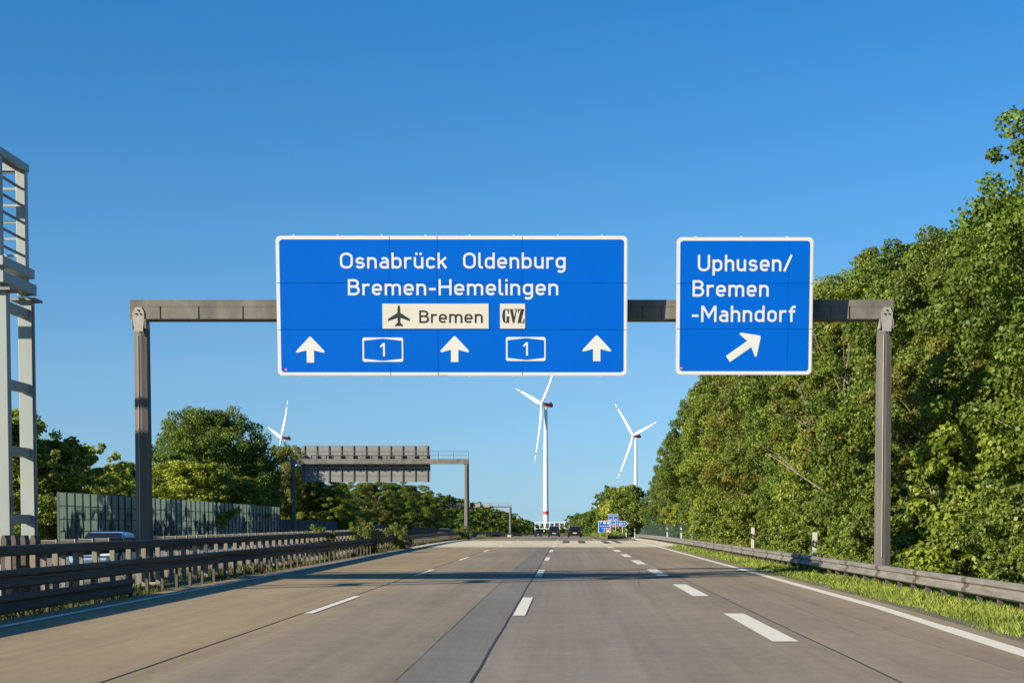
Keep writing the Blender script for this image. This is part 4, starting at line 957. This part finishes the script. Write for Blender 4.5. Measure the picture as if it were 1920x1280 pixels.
# shrubs along the foot of the wood
ys = 22.0; k = 0
while ys < 158:
    X = 11.2+RGT.uniform(-.3,.5); h_ = RGT.uniform(2.6,4.4)
    tint = RGT.choice([G1,G2,YG,(1.3,1.25,.95),(1.2,1.15,.9),G1])
    plant(RGT.choice(['shrub_a','shrub_b']), 'shrub', 'shrub', X, ys, h_, 'green shrub at the foot of the wood behind the exit guard rail', 'shrubs at the foot of the roadside wood', tint, 1.0)
    ys += RGT.uniform(2.6,3.6)*(1+ys/120)
plant('small_tree', 'bright_bush', 'shrub', 13.6, 39.5, P(1940,655,39.5).z+.35, 'tall bright yellow green bush at the right edge above the rail', None, (1.35,1.3,1.05), .72)
plant('shrub_a', 'bright_bush', 'shrub', 11.2, 33.5, P(1930,900,33.5).z+.35, 'low bright yellow green bush just above the rail at the right edge', None, (1.3,1.25,1.0), .8)
# left side
def leftp(key, name, px, yt, X, label, group, tint, wide=1.0):
    Y, h_ = by_px(px, yt, X); return plant(key, name, 'tree', X, Y, h_, label, group, tint, wide)
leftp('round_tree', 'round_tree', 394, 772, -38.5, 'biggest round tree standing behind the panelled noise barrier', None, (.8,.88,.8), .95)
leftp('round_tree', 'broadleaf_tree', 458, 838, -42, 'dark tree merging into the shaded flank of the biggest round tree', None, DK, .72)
leftp('small_tree', 'broadleaf_tree', 330, 850, -37, 'mid green tree filling the flank of the biggest round tree beside the gantry post', None, G2, 1.1)
leftp('small_tree', 'yellow_green_tree', 350, 866, -33.2, 'bright yellow green tree just above the panelled barrier, taller of a pair', None, YG, 1.35)
leftp('small_tree', 'yellow_green_tree', 432, 893, -33.2, 'bright yellow green tree just above the panelled barrier, lower of a pair', None, (1.7,1.5,1.1), 1.3)
leftp('thin_tree', 'thin_tree', 160, 836, -36, 'sparse tree with bare pale branches showing above the left end of the barrier', None, (1.8,1.6,1.2), 1.0)
leftp('small_tree', 'broadleaf_tree', 95, 826, -35, 'mid green tree beside the gantry tower behind the short dark barrier', None, (1.5,1.4,1.1), 1.05)
leftp('small_tree', 'broadleaf_tree', 25, 770, -36, 'tall tree seen through the legs of the gantry tower', None, (1.2,1.15,1), 1.0)
leftp('small_tree', 'broadleaf_tree', 205, 882, -40, 'low green tree above the barrier left of the near gantry post', None, (1.8,1.6,1.2), 1.2)
leftp('small_tree', 'broadleaf_tree', 250, 868, -43, 'green tree half hidden behind the near gantry post', None, G1, 1.2)
leftp('wood_c', 'broadleaf_tree', 535, 838, -40, 'olive tree rising left of the sign seen from behind', None, (1.25,1.05,.9), .9)
for k, px, yt, X, tint in (('wood_a',590,895,-37,OL),('wood_b',640,905,-36,G1),('wood_a',690,905,-36,BRN),('wood_b',735,905,-36,G2),('wood_a',770,910,-36,OL),('wood_b',800,922,-36,OL),('wood_a',620,915,-34,(1.2,1.15,.9)),('wood_b',560,900,-40,G2)):
    leftp(k, 'broadleaf_tree', px, yt, X, 'leafy tree below and behind the sign seen from behind', 'trees beyond the opposite carriageway', tint, 1.45)
for px, yt, X in ((822,935,-42),(838,932,-42),(868,936,-42),(890,944,-42),(908,950,-35),(925,958,-35),(940,958,-32),(958,964,-32),(975,972,-30),(990,975,-28)):
    leftp('far_tree', 'broadleaf_tree', px, yt, X, 'small distant tree behind the far matrix gantry', 'distant trees on the left side', RGT.choice([G1,G2,OL]), 1.35)
for px, yt, Y in ((1075,968,900),(1086,964,860),(1096,963,820),(1107,966,780),(1118,955,620),(1045,980,1300),(1058,982,1350),(1000,982,1150),(1015,986,1150),(1030,985,1200),(1072,983,1200),(1090,980,1150)):
    h_ = P(px,yt,Y).z-(zr(Y)-.5); plant('far_tree', 'broadleaf_tree', 'tree', (px-CX)/F*Y, Y, h_, 'tiny distant tree on the horizon near the cars and the pale truss gantry', 'tiny trees on the horizon', (.8,.9,.95), 1.3)
# bushes in the median
for px, yt, Y, wd, lab in ((684,979,77,.75,'largest bush sprawling over the median rails'),(745,984,88,.75,'bushy plant in the median where the upper rail ends'),(600,989,69,.8,'small leafy plant poking above the median rails'),(868,986,150,1.2,'pale dry bush at the foot of the far gantry post')):
    X = (px-CX)/F*Y; plant('median_bush', 'median_bush', 'bush', X, Y, P(px,yt,Y).z+.1, lab, None, OL if px != 745 else G1, wd, zr(Y)-.1)
